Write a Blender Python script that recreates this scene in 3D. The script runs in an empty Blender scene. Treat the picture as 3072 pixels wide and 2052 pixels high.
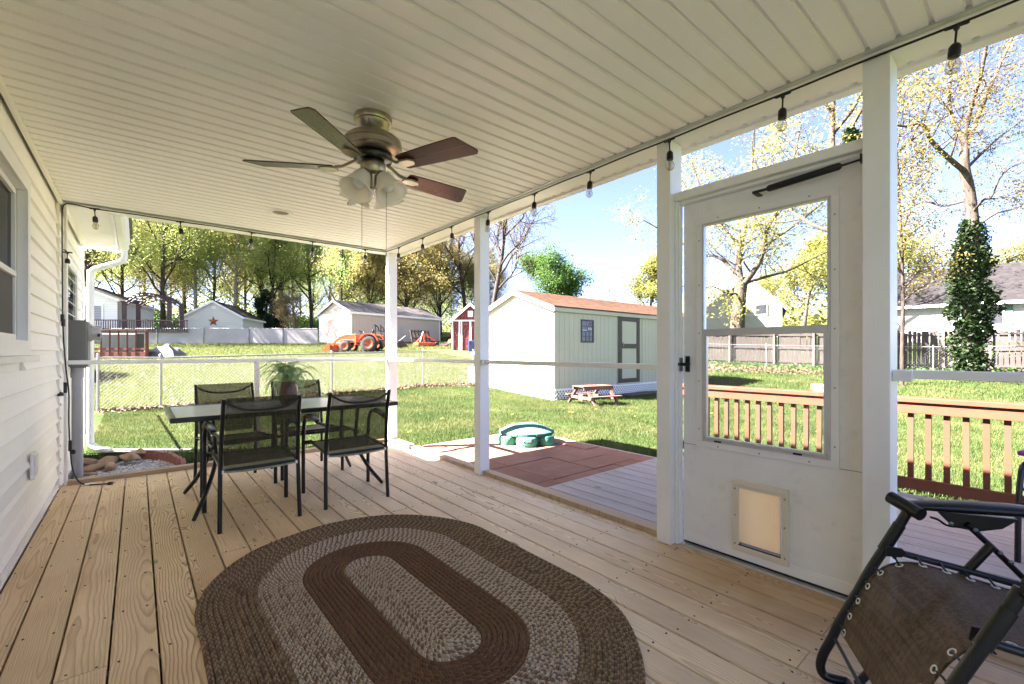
import bpy, bmesh, math, random
import numpy as np
from mathutils import Vector, Matrix
R = math.radians
PI = math.pi
sc = bpy.context.scene
col = sc.collection
random.seed(7)

# ---------------------------------------------------------------- camera, sky, sun, exposure
cam_d = bpy.data.cameras.new('camera')
cam = bpy.data.objects.new('camera', cam_d); col.objects.link(cam)
cam_d.sensor_width = 36; cam_d.lens = 15.758; cam_d.shift_y = 0.00967
cam_d.clip_start = 0.02; cam_d.clip_end = 2000
cam.location = (0, 0, 1.15); cam.rotation_euler = (R(90), 0, R(-39.916))
sc.camera = cam
SUN = Vector((-2.36, 1.5, 2.62)).normalized()
w = bpy.data.worlds.new('World'); sc.world = w; w.use_nodes = True
nt = w.node_tree; bg = nt.nodes['Background']
sky = nt.nodes.new('ShaderNodeTexSky'); sky.sky_type = 'NISHITA'; sky.sun_disc = False
sky.sun_elevation = math.asin(SUN.z); sky.sun_rotation = math.atan2(SUN.x, SUN.y)
sky.air_density = 0.34; sky.dust_density = 1.0; sky.ozone_density = 0.3
nt.links.new(sky.outputs[0], bg.inputs[0]); bg.inputs[1].default_value = 0.05
sd = bpy.data.lights.new('sun', 'SUN'); sd.energy = 5.0; sd.angle = R(0.5); sd.color = (1, .96, .90)
so = bpy.data.objects.new('sun', sd); col.objects.link(so)
so.rotation_euler = SUN.to_track_quat('Z', 'Y').to_euler()
sc.view_settings.view_transform = 'Standard'; sc.view_settings.look = 'None'
sc.view_settings.gamma = 1; sc.view_settings.exposure = 4.15
sc.view_settings.use_white_balance = True; sc.view_settings.white_balance_temperature = 6500; sc.view_settings.white_balance_tint = 22
sc.cycles.max_bounces = 14; sc.cycles.diffuse_bounces = 10; sc.cycles.transparent_max_bounces = 24
sc.cycles.use_denoising = True
sc.cycles.sample_clamp_indirect = 6

# ---------------------------------------------------------------- helpers
ORG = {}
def tag(o, label=None, cat=None, group=None, kind=None):
    if label: o['label'] = label
    if cat: o['category'] = cat
    if group: o['group'] = group
    if kind: o['kind'] = kind
    return o
def thing(name, loc, label, cat, group=None, rz=0):
    o = bpy.data.objects.new(name, None); col.objects.link(o)
    o.location = loc; o.rotation_euler = (0, 0, rz); o.empty_display_size = .1
    ORG[o.name] = Vector(loc) if rz == 0 else None
    return tag(o, label, cat, group)
def wrap(me, name, parent, m, smooth=0, bevel=0, local=False):
    o = bpy.data.objects.new(name, me); col.objects.link(o)
    if m is not None:
        for x in (m if isinstance(m, (list, tuple)) else [m]): me.materials.append(x)
    if smooth:
        me.shade_smooth()
        if smooth < 179: me.set_sharp_from_angle(angle=R(smooth))
    if parent is not None:
        o.parent = parent
        r = parent
        while r.parent: r = r.parent
        org = ORG.get(r.name)
        if not local and org is not None and org.length > 0:
            me.transform(Matrix.Translation(-org))
    if bevel:
        b = o.modifiers.new('bevel', 'BEVEL'); b.width = bevel; b.segments = 2; b.limit_method = 'ANGLE'; b.angle_limit = R(40)
    return o
def orth(d):
    d = Vector(d).normalized()
    a = Vector((0, 0, 1)) if abs(d.z) < .9 else Vector((1, 0, 0))
    u = d.cross(a).normalized()
    return d, u, d.cross(u)
class MB:
    def __init__(s): s.v = []; s.f = []; s.m = []
    def add(s, vs, fs, mi=0, M=None):
        n = len(s.v)
        s.v += [tuple(M @ Vector(v)) if M is not None else tuple(v) for v in vs]
        s.f += [tuple(i + n for i in f) for f in fs]; s.m += [mi] * len(fs)
        return s
    def box(s, x0, x1, y0, y1, z0, z1, M=None, mi=0):
        return s.add([(x0,y0,z0),(x1,y0,z0),(x1,y1,z0),(x0,y1,z0),(x0,y0,z1),(x1,y0,z1),(x1,y1,z1),(x0,y1,z1)],
            [(0,3,2,1),(4,5,6,7),(0,1,5,4),(1,2,6,5),(2,3,7,6),(3,0,4,7)], mi, M)
    def cb(s, c, size, M=None, mi=0):
        a = [c[i] - size[i]/2 for i in range(3)]; b = [c[i] + size[i]/2 for i in range(3)]
        return s.box(a[0], b[0], a[1], b[1], a[2], b[2], M, mi)
    def beam(s, p, q, w, h, mi=0, up=(0,0,1)):
        p = Vector(p); q = Vector(q); d = (q - p); L = d.length; d.normalize()
        u = Vector(up)
        if abs(d.dot(u)) > .97: u = Vector((1, 0, 0))
        x = d.cross(u).normalized(); z = x.cross(d)
        M = Matrix((x, d, z)).transposed().to_4x4(); M.translation = p
        return s.box(-w/2, w/2, 0, L, -h/2, h/2, M, mi)
    def prism(s, poly, h, M=None, mi=0):
        n = len(poly)
        vs = [(p[0], p[1], 0) for p in poly] + [(p[0], p[1], h) for p in poly]
        fs = [tuple(range(n))[::-1], tuple(range(n, 2*n))] + [(i, (i+1) % n, n + (i+1) % n, n + i) for i in range(n)]
        return s.add(vs, fs, mi, M)
    def prism_y(s, poly, y0, y1, mi=0):   # poly in (x, z)
        n = len(poly)
        vs = [(p[0], y0, p[1]) for p in poly] + [(p[0], y1, p[1]) for p in poly]
        return s.add(vs, [tuple(range(n)), tuple(range(n, 2*n))[::-1]] + [(i, n+i, n+(i+1) % n, (i+1) % n) for i in range(n)], mi)
    def prism_x(s, poly, x0, x1, mi=0):   # poly in (y, z)
        n = len(poly)
        vs = [(x0, p[0], p[1]) for p in poly] + [(x1, p[0], p[1]) for p in poly]
        return s.add(vs, [tuple(range(n))[::-1], tuple(range(n, 2*n))] + [(i, (i+1) % n, n+(i+1) % n, n+i) for i in range(n)], mi)
    def tube(s, pts, r, seg=8, mi=0, caps=True, flat=1.0, up=None):
        pts = [Vector(p) for p in pts]; n = len(pts)
        rs = r if isinstance(r, (list, tuple)) else [r] * n
        vs = []; u = None
        for i, p in enumerate(pts):
            d = (pts[min(i+1, n-1)] - pts[max(i-1, 0)]).normalized()
            if u is None: _, u, _ = orth(d)
            if up is not None and i == 0: u = Vector(up)
            u = (u - d * u.dot(d)).normalized(); v = d.cross(u)
            for k in range(seg):
                a = 2*PI*k/seg
                vs.append(p + u * math.cos(a) * rs[i] + v * math.sin(a) * rs[i] * flat)
        fs = [(i*seg+k, i*seg+(k+1) % seg, (i+1)*seg+(k+1) % seg, (i+1)*seg+k) for i in range(n-1) for k in range(seg)]
        if caps: fs += [tuple(range(seg))[::-1], tuple(range((n-1)*seg, n*seg))]
        return s.add(vs, fs, mi)
    def lathe(s, prof, c=(0,0,0), axis=(0,0,1), seg=24, mi=0):
        d, u, v = orth(axis); c = Vector(c)
        vs = [c + d * z + (u * math.cos(2*PI*k/seg) + v * math.sin(2*PI*k/seg)) * max(r, 1e-4) for r, z in prof for k in range(seg)]
        n = len(prof)
        fs = [(i*seg+k, (i+1)*seg+k, (i+1)*seg+(k+1) % seg, i*seg+(k+1) % seg) for i in range(n-1) for k in range(seg)]
        return s.add(vs, fs, mi)
    def mesh(s, name='m'):
        me = bpy.data.meshes.new(name); me.from_pydata([tuple(v) for v in s.v], [], s.f)
        if any(s.m): me.polygons.foreach_set('material_index', s.m)
        bm = bmesh.new(); bm.from_mesh(me); bmesh.ops.recalc_face_normals(bm, faces=bm.faces); bm.to_mesh(me); bm.free()
        me.update(); return me
    def build(s, name, m, parent=None, smooth=0, bevel=0, local=False):
        return wrap(s.mesh(name), name, parent, m, smooth, bevel, local)
def dup(o, parent=None, root=True):
    c = o.copy(); col.objects.link(c)
    if parent is not None: c.parent = parent
    for ch in list(o.children): dup(ch, c)
    return c
def clone_part(o, loc, parent, rot=None, scale=None):
    c = o.copy(); col.objects.link(c); c.parent = parent; c.location = loc
    if rot is not None: c.rotation_euler = rot
    if scale is not None: c.scale = scale
    return c
def npmesh(name, V, F, m, parent=None, smooth=False):
    """V (n,3), F (k,3|4) arrays"""
    me = bpy.data.meshes.new(name); k = F.shape[1]
    me.vertices.add(len(V)); me.vertices.foreach_set('co', np.asarray(V, np.float32).ravel())
    me.loops.add(F.size); me.loops.foreach_set('vertex_index', F.ravel().astype(np.int32))
    me.polygons.add(len(F)); me.polygons.foreach_set('loop_start', (np.arange(len(F)) * k).astype(np.int32))
    me.update(calc_edges=True)
    return wrap(me, name, parent, m, 180 if smooth else 0)
def bez(pts, n=8):
    """Catmull-Rom through points"""
    P = [Vector(p) for p in pts]; P = [P[0]*2-P[1]] + P + [P[-1]*2-P[-2]]; out = []
    for i in range(1, len(P)-2):
        for k in range(n):
            t = k/n; a, b, c, d = P[i-1], P[i], P[i+1], P[i+2]
            out.append(.5*((2*b)+(c-a)*t+(2*a-5*b+4*c-d)*t*t+(3*b-a-3*c+d)*t**3))
    return out + [P[-2]]

# ---------------------------------------------------------------- materials
class NT:
    def __init__(s, name):
        s.m = bpy.data.materials.new(name); s.m.use_nodes = True; s.t = s.m.node_tree
        s.b = s.t.nodes['Principled BSDF']; s.o = s.t.nodes['Material Output']
    def n(s, typ, **kw):
        x = s.t.nodes.new('ShaderNode' + typ)
        for k, v in kw.items():
            if k in x.inputs: s.set(x.inputs[k], v)
            else: setattr(x, k, v)
        return x
    def set(s, inp, v):
        if isinstance(v, bpy.types.NodeSocket): s.t.links.new(v, inp)
        else: inp.default_value = v
    def math(s, op, a, b=0, c=None):
        x = s.t.nodes.new('ShaderNodeMath'); x.operation = op; s.set(x.inputs[0], a); s.set(x.inputs[1], b)
        if c is not None: s.set(x.inputs[2], c)
        return x.outputs[0]
    def mix(s, f, a, b, blend='MIX'):
        x = s.t.nodes.new('ShaderNodeMix'); x.data_type = 'RGBA'; x.blend_type = blend
        s.set(x.inputs[0], f)
        for i, v in ((6, a), (7, b)):
            s.set(x.inputs[i], v if isinstance(v, bpy.types.NodeSocket) or len(v) == 4 else (*v, 1))
        return x.outputs[2]
    def ramp(s, f, stops, interp='LINEAR'):
        x = s.t.nodes.new('ShaderNodeValToRGB'); s.set(x.inputs[0], f); e = x.color_ramp.elements
        x.color_ramp.interpolation = interp
        while len(e) < len(stops): e.new(.5)
        for i, (p, c) in enumerate(stops):
            e[i].position = p; e[i].color = c if not isinstance(c, (int, float)) and len(c) == 4 else ((*c, 1) if not isinstance(c, (int, float)) else (c, c, c, 1))
        return x.outputs[0]
    def obj(s): return s.n('TexCoord').outputs['Object']
    def pos(s): return s.n('NewGeometry').outputs['Position']
    def xyz(s, v):
        x = s.n('SeparateXYZ', Vector=v); return x.outputs
    def vec(s, x, y, z):
        v = s.n('CombineXYZ', X=x, Y=y, Z=z); return v.outputs[0]
    def scale(s, v, sx, sy, sz):
        return s.n('Mapping', Vector=v, Scale=(sx, sy, sz)).outputs[0]
    def noise(s, v, sc, det=3, rough=.5, dist=0):
        return s.n('TexNoise', Vector=v, Scale=sc, Detail=det, Roughness=rough, Distortion=dist).outputs[0]
    def bump(s, h, strength=.3, dist=.01):
        x = s.n('Bump', Height=h, Strength=strength, Distance=dist); s.t.links.new(x.outputs[0], s.b.inputs['Normal'])
    def fin(s, colr=None, rough=.6, metal=0, spec=None):
        if colr is not None: s.set(s.b.inputs['Base Color'], colr if isinstance(colr, bpy.types.NodeSocket) or len(colr) == 4 else (*colr, 1))
        s.set(s.b.inputs['Roughness'], rough); s.set(s.b.inputs['Metallic'], metal)
        if spec is not None: s.b.inputs['Specular IOR Level'].default_value = spec
        return s.m
def paint(name, c, rough=.5, var=.08, sc=3, bump=.1, metal=0, dirt=0, bsc=220):
    t = NT(name); o = t.obj()
    n = t.noise(o, sc, 4, .6)
    c2 = tuple(x * (1 - var) for x in c)
    cc = t.mix(t.ramp(n, [(.35, 0.), (.65, 1.)]), c, c2)
    if dirt:
        d = t.noise(o, 11, 5, .7); cc = t.mix(t.math('MULTIPLY', t.ramp(d, [(.55, 0.), (.8, 1.)]), dirt), cc, tuple(x * .45 for x in c))
    if bump: t.bump(t.noise(o, bsc, 2), bump, .002)
    return t.fin(cc, t.math('MULTIPLY_ADD', n, .2, rough - .1), metal)

def wood(name, light, dark, freq=150, weather=0., knots=True, gray=(.5, .48, .45), axis='Y', bump=.35, contrast=1.0, rough=.62):
    t = NT(name); o = t.obj(); x, y, z = t.xyz(o)
    if axis == 'X': x, y = y, x
    if axis == 'Z': x, y, z = x, z, y
    rnd = t.n('ObjectInfo').outputs['Random']
    off = t.math('MULTIPLY', rnd, 137.)
    yy = t.math('ADD', y, off)
    # slow wander of the pith above / below the face
    n1 = t.noise(t.vec(t.math('MULTIPLY', x, 1.2), t.math('MULTIPLY', yy, .55), off), 1.6, 2, .45)
    rb = t.math('FRACT', t.math('MULTIPLY', rnd, 53.7)); rcn = t.math('FRACT', t.math('MULTIPLY', rnd, 29.3))
    zz = t.math('ADD', t.math('MULTIPLY', t.math('SUBTRACT', n1, .5), t.math('MULTIPLY_ADD', rb, .38, .06)), t.math('MULTIPLY', t.math('SUBTRACT', rnd, .35), .09))
    n2 = t.noise(t.vec(t.math('MULTIPLY', x, 4.), t.math('MULTIPLY', yy, 1.3), off), 3., 3, .5)
    xc = t.math('SUBTRACT', x, t.math('MULTIPLY', t.math('SUBTRACT', t.math('FRACT', t.math('MULTIPLY', rnd, 17.3)), .5), .12))
    xc = t.math('ADD', xc, t.math('MULTIPLY', t.math('SUBTRACT', n2, .5), .03))
    rr = t.math('SQRT', t.math('ADD', t.math('MULTIPLY', xc, xc), t.math('MULTIPLY', zz, zz)))
    col_knot = None
    if knots:
        vv = t.vec(t.math('MULTIPLY', x, 5.5), t.math('MULTIPLY', yy, 1.9), off)
        vo = t.n('TexVoronoi', Vector=vv, Scale=1.0); vo.inputs['Randomness'].default_value = .9
        d = vo.outputs['Distance']; cr = t.xyz(vo.outputs['Color'])[0]
        on = t.math('GREATER_THAN', cr, .52)
        k = t.math('MULTIPLY', t.math('POWER', 2.718, t.math('MULTIPLY', t.math('MULTIPLY', d, d), -22.)), on)
        rr = t.math('ADD', rr, t.math('MULTIPLY', k, .05))
        col_knot = t.math('MULTIPLY', t.ramp(t.math('ADD', d, t.math('MULTIPLY', t.math('SUBTRACT', n2, .5), .06)), [(.045, 1.), (.1, 0.)]), on)
    ph = t.math('FRACT', t.math('MULTIPLY', rr, t.math('MULTIPLY_ADD', rcn, .7*freq, .7*freq)))
    ring = t.ramp(ph, [(0., .0), (.5, .10), (.78, .75), (.86, 1.), (.94, .85), (1., .0)])
    fine = t.noise(t.vec(t.math('MULTIPLY', x, 260.), t.math('MULTIPLY', yy, 6.), off), 1., 3, .6)
    c = t.mix(t.math('MULTIPLY', ring, t.math('MULTIPLY_ADD', rb, .42 * contrast, .42 * contrast)), light, dark)
    c = t.mix(t.math('MULTIPLY', t.ramp(fine, [(.35, 0.), (.75, 1.)]), .28), c, dark)
    # board to board tone, large stains
    tone = t.noise(t.vec(t.math('MULTIPLY', x, 1.5), t.math('MULTIPLY', yy, .7), t.math('ADD', off, 31.)), 2., 3)
    c = t.mix(t.math('MULTIPLY', t.math('FRACT', t.math('MULTIPLY', rnd, 7.77)), .30), c, tuple(q * .72 for q in light))
    c = t.mix(t.math('MULTIPLY', t.ramp(tone, [(.42, 0.), (.7, 1.)]), .35), c, dark)
    if weather: 
        c = t.mix(t.math('MULTIPLY', t.ramp(t.noise(t.vec(t.math('MULTIPLY', x, 6.), t.math('MULTIPLY', yy, 1.1), off), 2.2, 5, .65), [(.3, 0.2), (.62, 1.)]), weather), c, gray)
        st = t.noise(t.vec(t.math('MULTIPLY', x, 14.), t.math('MULTIPLY', yy, 3.), t.math('ADD', off, 9.)), 2., 5, .7)
        c = t.mix(t.math('MULTIPLY', t.ramp(st, [(.6, 0.), (.78, 1.)]), weather * .8), c, tuple(q * .35 for q in gray))
    if name == 'pine_deck_weathered':     # tracked-in dirt and damp staining on the boards by the door
        px, py, _ = t.xyz(t.pos()); sn = t.noise(t.pos(), 1.7, 4, .6)
        m1 = t.ramp(t.math('ADD', t.math('MULTIPLY', px, .2), t.math('MULTIPLY', sn, .16)), [(.44, 0.), (.53, 1.)]); m2 = t.ramp(t.math('ADD', t.math('MULTIPLY', py, .2), t.math('MULTIPLY', sn, .16)), [(.30, 1.), (.42, 0.)])
        c = t.mix(t.math('MULTIPLY', t.math('MULTIPLY', m1, m2), .8), c, t.mix(.72, c, (.42, .25, .11), 'MULTIPLY'))
    if col_knot is not None: c = t.mix(t.math('MULTIPLY', col_knot, .8), c, tuple(q * .42 for q in dark))
    t.bump(t.math('ADD', t.math('MULTIPLY', ring, .5), t.math('MULTIPLY', fine, .6)), bump, .0015)
    return t.fin(c, t.math('MULTIPLY_ADD', ring, .12, rough - .05), 0, .35)

def foliage(name, cols, trans=.45, rough=.55):
    t = NT(name); rnd = t.n('NewGeometry').outputs['Random Per Island']
    st = [(i / max(1, len(cols) - 1), c) for i, c in enumerate(cols)]
    c = t.ramp(rnd, st)
    c = t.mix(t.math('MULTIPLY', t.n('ObjectInfo').outputs['Random'], .35), c, tuple(q * .8 for q in cols[0]))
    t.fin(c, rough, 0, .25)
    tr = t.n('BsdfTranslucent', Color=t.mix(.5, c, (.5, .6, .12), 'MULTIPLY') if False else c)
    mx = t.n('MixShader', Fac=trans); t.t.links.new(t.b.outputs[0], mx.inputs[1]); t.t.links.new(tr.outputs[0], mx.inputs[2])
    t.t.links.new(mx.outputs[0], t.o.inputs[0]); return t.m
def bark(name, c1, c2, sc=9):
    t = NT(name); o = t.obj(); v = t.scale(o, 1, 1, .25)
    n = t.noise(v, sc, 6, .7, .4); c = t.mix(t.ramp(n, [(.35, 0.), (.62, 1.)]), c1, c2)
    t.bump(n, .8, .03); return t.fin(c, .9, 0, .2)
def alpha_cloth(name, c1, c2, clear, sc=420):
    t = NT(name); o = t.obj(); x, y, z = t.xyz(o)
    a = t.noise(t.scale(o, 90, 90, 4), 1., 3); b = t.noise(t.scale(o, 4, 4, 90), 1., 3)
    f = t.math('MULTIPLY', t.math('ADD', a, b), .5)
    c = t.mix(t.ramp(f, [(.40, 0.), (.60, 1.)]), c1, c2); n3_ = t.noise(o, 330, 2, .6); c = t.mix(t.math('MULTIPLY', t.ramp(n3_, [(.40, 0.), (.62, 1.)]), .6), c, tuple(q*.45 for q in c2)); t.bump(n3_, .4, .002); t.fin(c, .75, 0, .2)
    w_ = t.math('MULTIPLY', t.math('SINE', t.math('MULTIPLY', t.math('ADD', x, y), 1500.)), t.math('SINE', t.math('MULTIPLY', z, 1500.)))
    tr = t.n('BsdfTransparent'); mx = t.n('MixShader', Fac=t.math('MULTIPLY_ADD', t.math('ADD', w_, t.math('SUBTRACT', f, .5)), .12, clear))
    t.t.links.new(t.b.outputs[0], mx.inputs[1]); t.t.links.new(tr.outputs[0], mx.inputs[2]); t.t.links.new(mx.outputs[0], t.o.inputs[0])
    return t.m
def thin_glass(name, tint=(1, 1, 1), refl=.06, rough=0.):
    t = NT(name); tr = t.n('BsdfTransparent', Color=(*tint, 1)); gl = t.n('BsdfGlossy', Roughness=rough)
    lw = t.n('LayerWeight', Blend=.25); mx = t.n('MixShader', Fac=t.math('MULTIPLY_ADD', lw.outputs['Fresnel'], .5, refl))
    t.t.links.new(tr.outputs[0], mx.inputs[1]); t.t.links.new(gl.outputs[0], mx.inputs[2]); t.t.links.new(mx.outputs[0], t.o.inputs[0])
    return t.m

M = {}
M['trim'] = paint('trim_paint', (.87, .85, .80), .42, .05, 2, .06, dirt=.12)
M['post'] = paint('post_aluminium', (.86, .84, .79), .4, .05, 1.5, .08, dirt=.1)
M['ceil'] = paint('vinyl_ceiling', (.91, .885, .83), .5, .04, 1.2, .12, bsc=90)
M['siding'] = paint('vinyl_siding', (.90, .87, .80), .5, .04, 1.6, .1, dirt=.05)
M['door'] = paint('door_paint', (.84, .825, .785), .45, .07, 4, .14, dirt=.3)
M['white'] = paint('white_paint', (.82, .80, .76), .45, .04, 3, .05, dirt=.1)
M['pet'] = paint('pet_door_plastic', (.75, .68, .54), .4, .05, 5, .03)
M['black'] = paint('black_plastic', (.0035, .0035, .0035), .38, .2, 8, .1)
M['blackmetal'] = paint('black_powder_coat', (.0035, .0033, .0033), .34, .2, 9, .1)
M['bronze'] = paint('bronze_tube', (.006, .0048, .0038), .33, .2, 9, .05)
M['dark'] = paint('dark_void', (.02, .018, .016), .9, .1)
M['nickel'] = paint('brushed_nickel', (.42, .36, .28), .32, .15, 20, 0, 1.0)
M['steel'] = paint('galvanised_steel', (.24, .245, .25), .45, .2, 8, .05, .6)
M['alum'] = paint('mill_aluminium', (.60, .60, .59), .38, .1, 5, .03, .6)
M['gray'] = paint('gray_box_paint', (.17, .17, .165), .5, .1, 4, .05)
M['pipe'] = paint('gray_pvc', (.34, .34, .35), .4, .06, 3, .03)
M['gutter'] = paint('gutter_white', (.78, .78, .76), .35, .06, 2, .02, dirt=.1)
M['deck'] = wood('pine_deck', (.93, .70, .42), (.32, .16, .06), 105, .0)
M['deckw'] = wood('pine_deck_weathered', (.92, .71, .45), (.29, .155, .068), 120, .32, gray=(.76, .68, .58))
M['sill'] = wood('sill_lumber', (.50, .36, .22), (.25, .14, .06), 160, .15, gray=(.5, .46, .4))
M['graydeck'] = wood('gray_deck', (.46, .40, .34), (.14, .11, .085), 130, .6, gray=(.46, .415, .37), bump=.8)
M['redwood'] = wood('redwood_stain', (.125, .040, .015), (.072, .021, .008), 140, 0, knots=False, axis='Y', contrast=.7)
M['redwoodz'] = wood('redwood_baluster', (.115, .038, .015), (.068, .020, .008), 140, 0, knots=False, axis='Z', contrast=.7)
M['picnic'] = wood('picnic_wood', (.15, .06, .033), (.08, .033, .018), 120, .3, knots=False, gray=(.15, .115, .095), axis='X')
M['oldwood'] = wood('old_fence_wood', (.062, .048, .038), (.032, .024, .019), 90, .6, knots=False, gray=(.072, .063, .056), axis='Z')
M['fan_wood'] = wood('mahogany_blade', (.075, .018, .009), (.03, .007, .004), 130, 0, knots=False, axis='X', contrast=.9, rough=.3, bump=.04)
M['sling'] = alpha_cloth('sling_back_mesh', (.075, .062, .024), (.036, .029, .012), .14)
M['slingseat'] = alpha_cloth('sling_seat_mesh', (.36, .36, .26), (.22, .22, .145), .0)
M['lounge'] = alpha_cloth('lounge_fabric', (.19, .128, .082), (.085, .055, .035), .03)
M['glass'] = thin_glass('window_glass', (.97, .98, .97), .03)
M['bulbglass'] = thin_glass('bulb_glass', (.86, .82, .74), .12, .03)

# ---------------------------------------------------------------- terrain
TP = np.array([(-.5,6,-.13),(2,6,-.12),(0.4,12.9,-.11),(7.1,12.9,.06),(9.1,9.03,-.25),(9.1,12.5,-.0),(14.4,9.03,-.3),(16.2,24.2,1.22),(12.8,34.9,1.7),(22,37,2.1),
 (9,27.7,1.14),(11.4,25.6,1.14),(-1.6,47,1.7),(7,41,1.8),(12,37,1.78),(.46,29.6,.79),(-1.4,31,.79),(24,11.4,.5),(28.7,8.1,.5),(27.4,4.4,.3),(28.7,.75,.3),(9,7.2,-.22),(3,5.5,-.09),(4.7,5.4,-.09),
 (4.8,2.7,-.10),(5.2,0,-.12),(5.2,-6,-.12),(2,-8,-.1),(20,-8,.0),(15,3,-.2),(9,2,-.2),(40,15,2.4),(40,0,2.0),(45,30,3.5),(60,60,4.5),(5,60,3.2),(-20,60,3.2),(-20,30,1.2),(-20,5,-.1),(-20,-20,-.1),(30,60,4.2),(80,-20,2.),(80,80,5.5),(-30,90,5.),(40,110,6.),(-60,20,.5),(90,30,4.),(20,12,.1),(19,17,.6),(14,18,.55),(4,20,.42),(-6,18,.2)])
def _k(r): return r
_A = np.hstack([TP[:, :2], np.ones((len(TP), 1))])
_D = np.linalg.norm(TP[:, None, :2] - TP[None, :, :2], axis=2)
_n = len(TP)
_S = np.zeros((_n+3, _n+3)); _S[:_n, :_n] = _D - np.eye(_n) * .6; _S[:_n, _n:] = _A; _S[_n:, :_n] = _A.T
_W = np.linalg.solve(_S, np.concatenate([TP[:, 2], np.zeros(3)]))
def Gn(x, y):
    x = np.asarray(x, float); y = np.asarray(y, float); out = _W[_n]*x + _W[_n+1]*y + _W[_n+2]
    for i in range(_n): out = out + _W[i] * np.hypot(x-TP[i, 0], y-TP[i, 1])
    return out
def G(x, y): return float(Gn(x, y))
def axis_pts(a, b, near0, near1, fine, coarse):
    p = list(np.arange(near0, near1, fine)); s = coarse; x = near1
    while x < b: p.append(x); x += s; s *= 1.12
    x = near0; s = coarse
    while x > a: x -= s; s *= 1.12; p.append(x)
    return np.array(sorted(p))
xs = axis_pts(-400, 600, -6, 30, .4, .8); ys = axis_pts(-300, 700, -6, 40, .4, .8)
XX, YY = np.meshgrid(xs, ys); 
CX = np.clip(XX, -60, 90); CY = np.clip(YY, -25, 110)
ZZ = Gn(CX, CY) + .012*np.sin(XX*2.1+YY)*np.cos(YY*1.7)
under = (XX > -9) & (XX < 5.1) & (YY < 5.45) & (XX < 2.55) | ((XX < 5.0) & (XX > 2.3) & (YY < 2.9))
ZZ = np.where(under, np.minimum(ZZ, -.30), ZZ)
ZZ = np.where((XX > 2.3) & (XX < 4.8) & (YY > 2.5) & (YY < 5.4), -.16, ZZ)
nx, ny = len(xs), len(ys)
idx = np.arange(nx*ny).reshape(ny, nx)
F = np.stack([idx[:-1, :-1], idx[:-1, 1:], idx[1:, 1:], idx[1:, :-1]], -1).reshape(-1, 4)
def ground_mat():
    t = NT('lawn'); p = t.pos(); x, y, z = t.xyz(p)
    n1 = t.noise(p, .7, 5, .6); n2 = t.noise(p, 9, 4, .7); n3 = t.noise(p, 60, 3, .7); n4 = t.noise(p, .23, 3)
    lush = t.mix(n2, (.024, .05, .009), (.05, .08, .017)); straw = t.mix(n3, (.075, .08, .028), (.12, .115, .048))
    c = t.mix(t.ramp(t.math('ADD', t.math('MULTIPLY', n1, .6), t.math('MULTIPLY', n2, .4)), [(.48, 0.), (.62, 1.)]), lush, straw)
    wild = t.mix(n2, (.045, .075, .015), (.09, .10, .035))
    f = t.math('MULTIPLY', t.ramp(t.math('MULTIPLY_ADD', n2, .05, t.math('MULTIPLY', y, .02)), [(.27, 0.), (.285, 1.)]), t.ramp(t.math('MULTIPLY', x, .02), [(.30, 1.), (.5, .25)]))
    c = t.mix(f, c, wild)
    c = t.mix(t.math('MULTIPLY', n3, .45), c, (.03, .045, .01))
    t.bump(t.math('ADD', n3, n2), .8, .03); return t.fin(c, .95, 0, .1)
M['lawn'] = ground_mat()
g_ = npmesh('lawn', np.stack([XX.ravel(), YY.ravel(), ZZ.ravel()], 1), F, M['lawn'], None, True); tag(g_, kind='structure')
# ================================================================ PORCH: floor, ceiling, walls
XW, XI, YB, ZC = -.51, 2.484, 5.41, 2.425
Y0 = -1.3  # unseen rear end of the porch, cut short to let more light in
floor = tag(thing('porch_floor', (0, 0, 0), None, None), kind='structure')
JT = {1: [4.25], 2: [2.214], 4: [4.25, .99], 6: [3.03], 8: [3.84], 9: [4.656], 11: [1.4, 4.25], 12: [3.435], 14: [.2], 15: [3.84], 16: [.586], 17: [2.62], 18: [.586], 13: [3.03], 7: [.2], 3: [.586], 19: [3.03, .2]}
def plank(x0, x1, y0, y1, z1, th, ch=.004):
    b = MB(); cx, cy = (x0+x1)/2, (y0+y1)/2; hw, hl = (x1-x0)/2, (y1-y0)/2
    b.prism_y([(-hw, -th), (hw, -th), (hw, -ch), (hw-ch, 0), (-hw+ch, 0), (-hw, -ch)], -hl, hl)
    return b, (cx, cy, z1)
MESHES = {}
def put_plank(parent, x0, x1, y0, y1, z1, m, th=.028, name='board', ch=.004, jit=True):
    b, loc = plank(x0, x1, y0, y1, z1, th, ch); key = (round(x1-x0, 3), round(y1-y0, 2), m, name)
    if key not in MESHES:
        me = b.mesh(name); me.materials.append(M[m]); MESHES[key] = me
    o = bpy.data.objects.new(name, MESHES[key]); col.objects.link(o); o.parent = parent; o.location = loc
    if jit: o.location.z += random.uniform(-.0012, .0012)
    return o
edges = [XW+.008] + [-.376 + .1476*k for k in range(20)] + [XI+.05]
gap = .0035
for i in range(len(edges)-1):
    x0, x1 = edges[i]+gap, edges[i+1]-gap
    if x1 - x0 < .03: continue
    ys_ = [Y0] + sorted(JT.get(i, [])) + [YB+.12]
    for a, b in zip(ys_[:-1], ys_[1:]):
        put_plank(floor, x0, x1, a+.0015, b-.0015, 0, 'deck' if i < 10 else 'deckw')
sb = MB()
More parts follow.
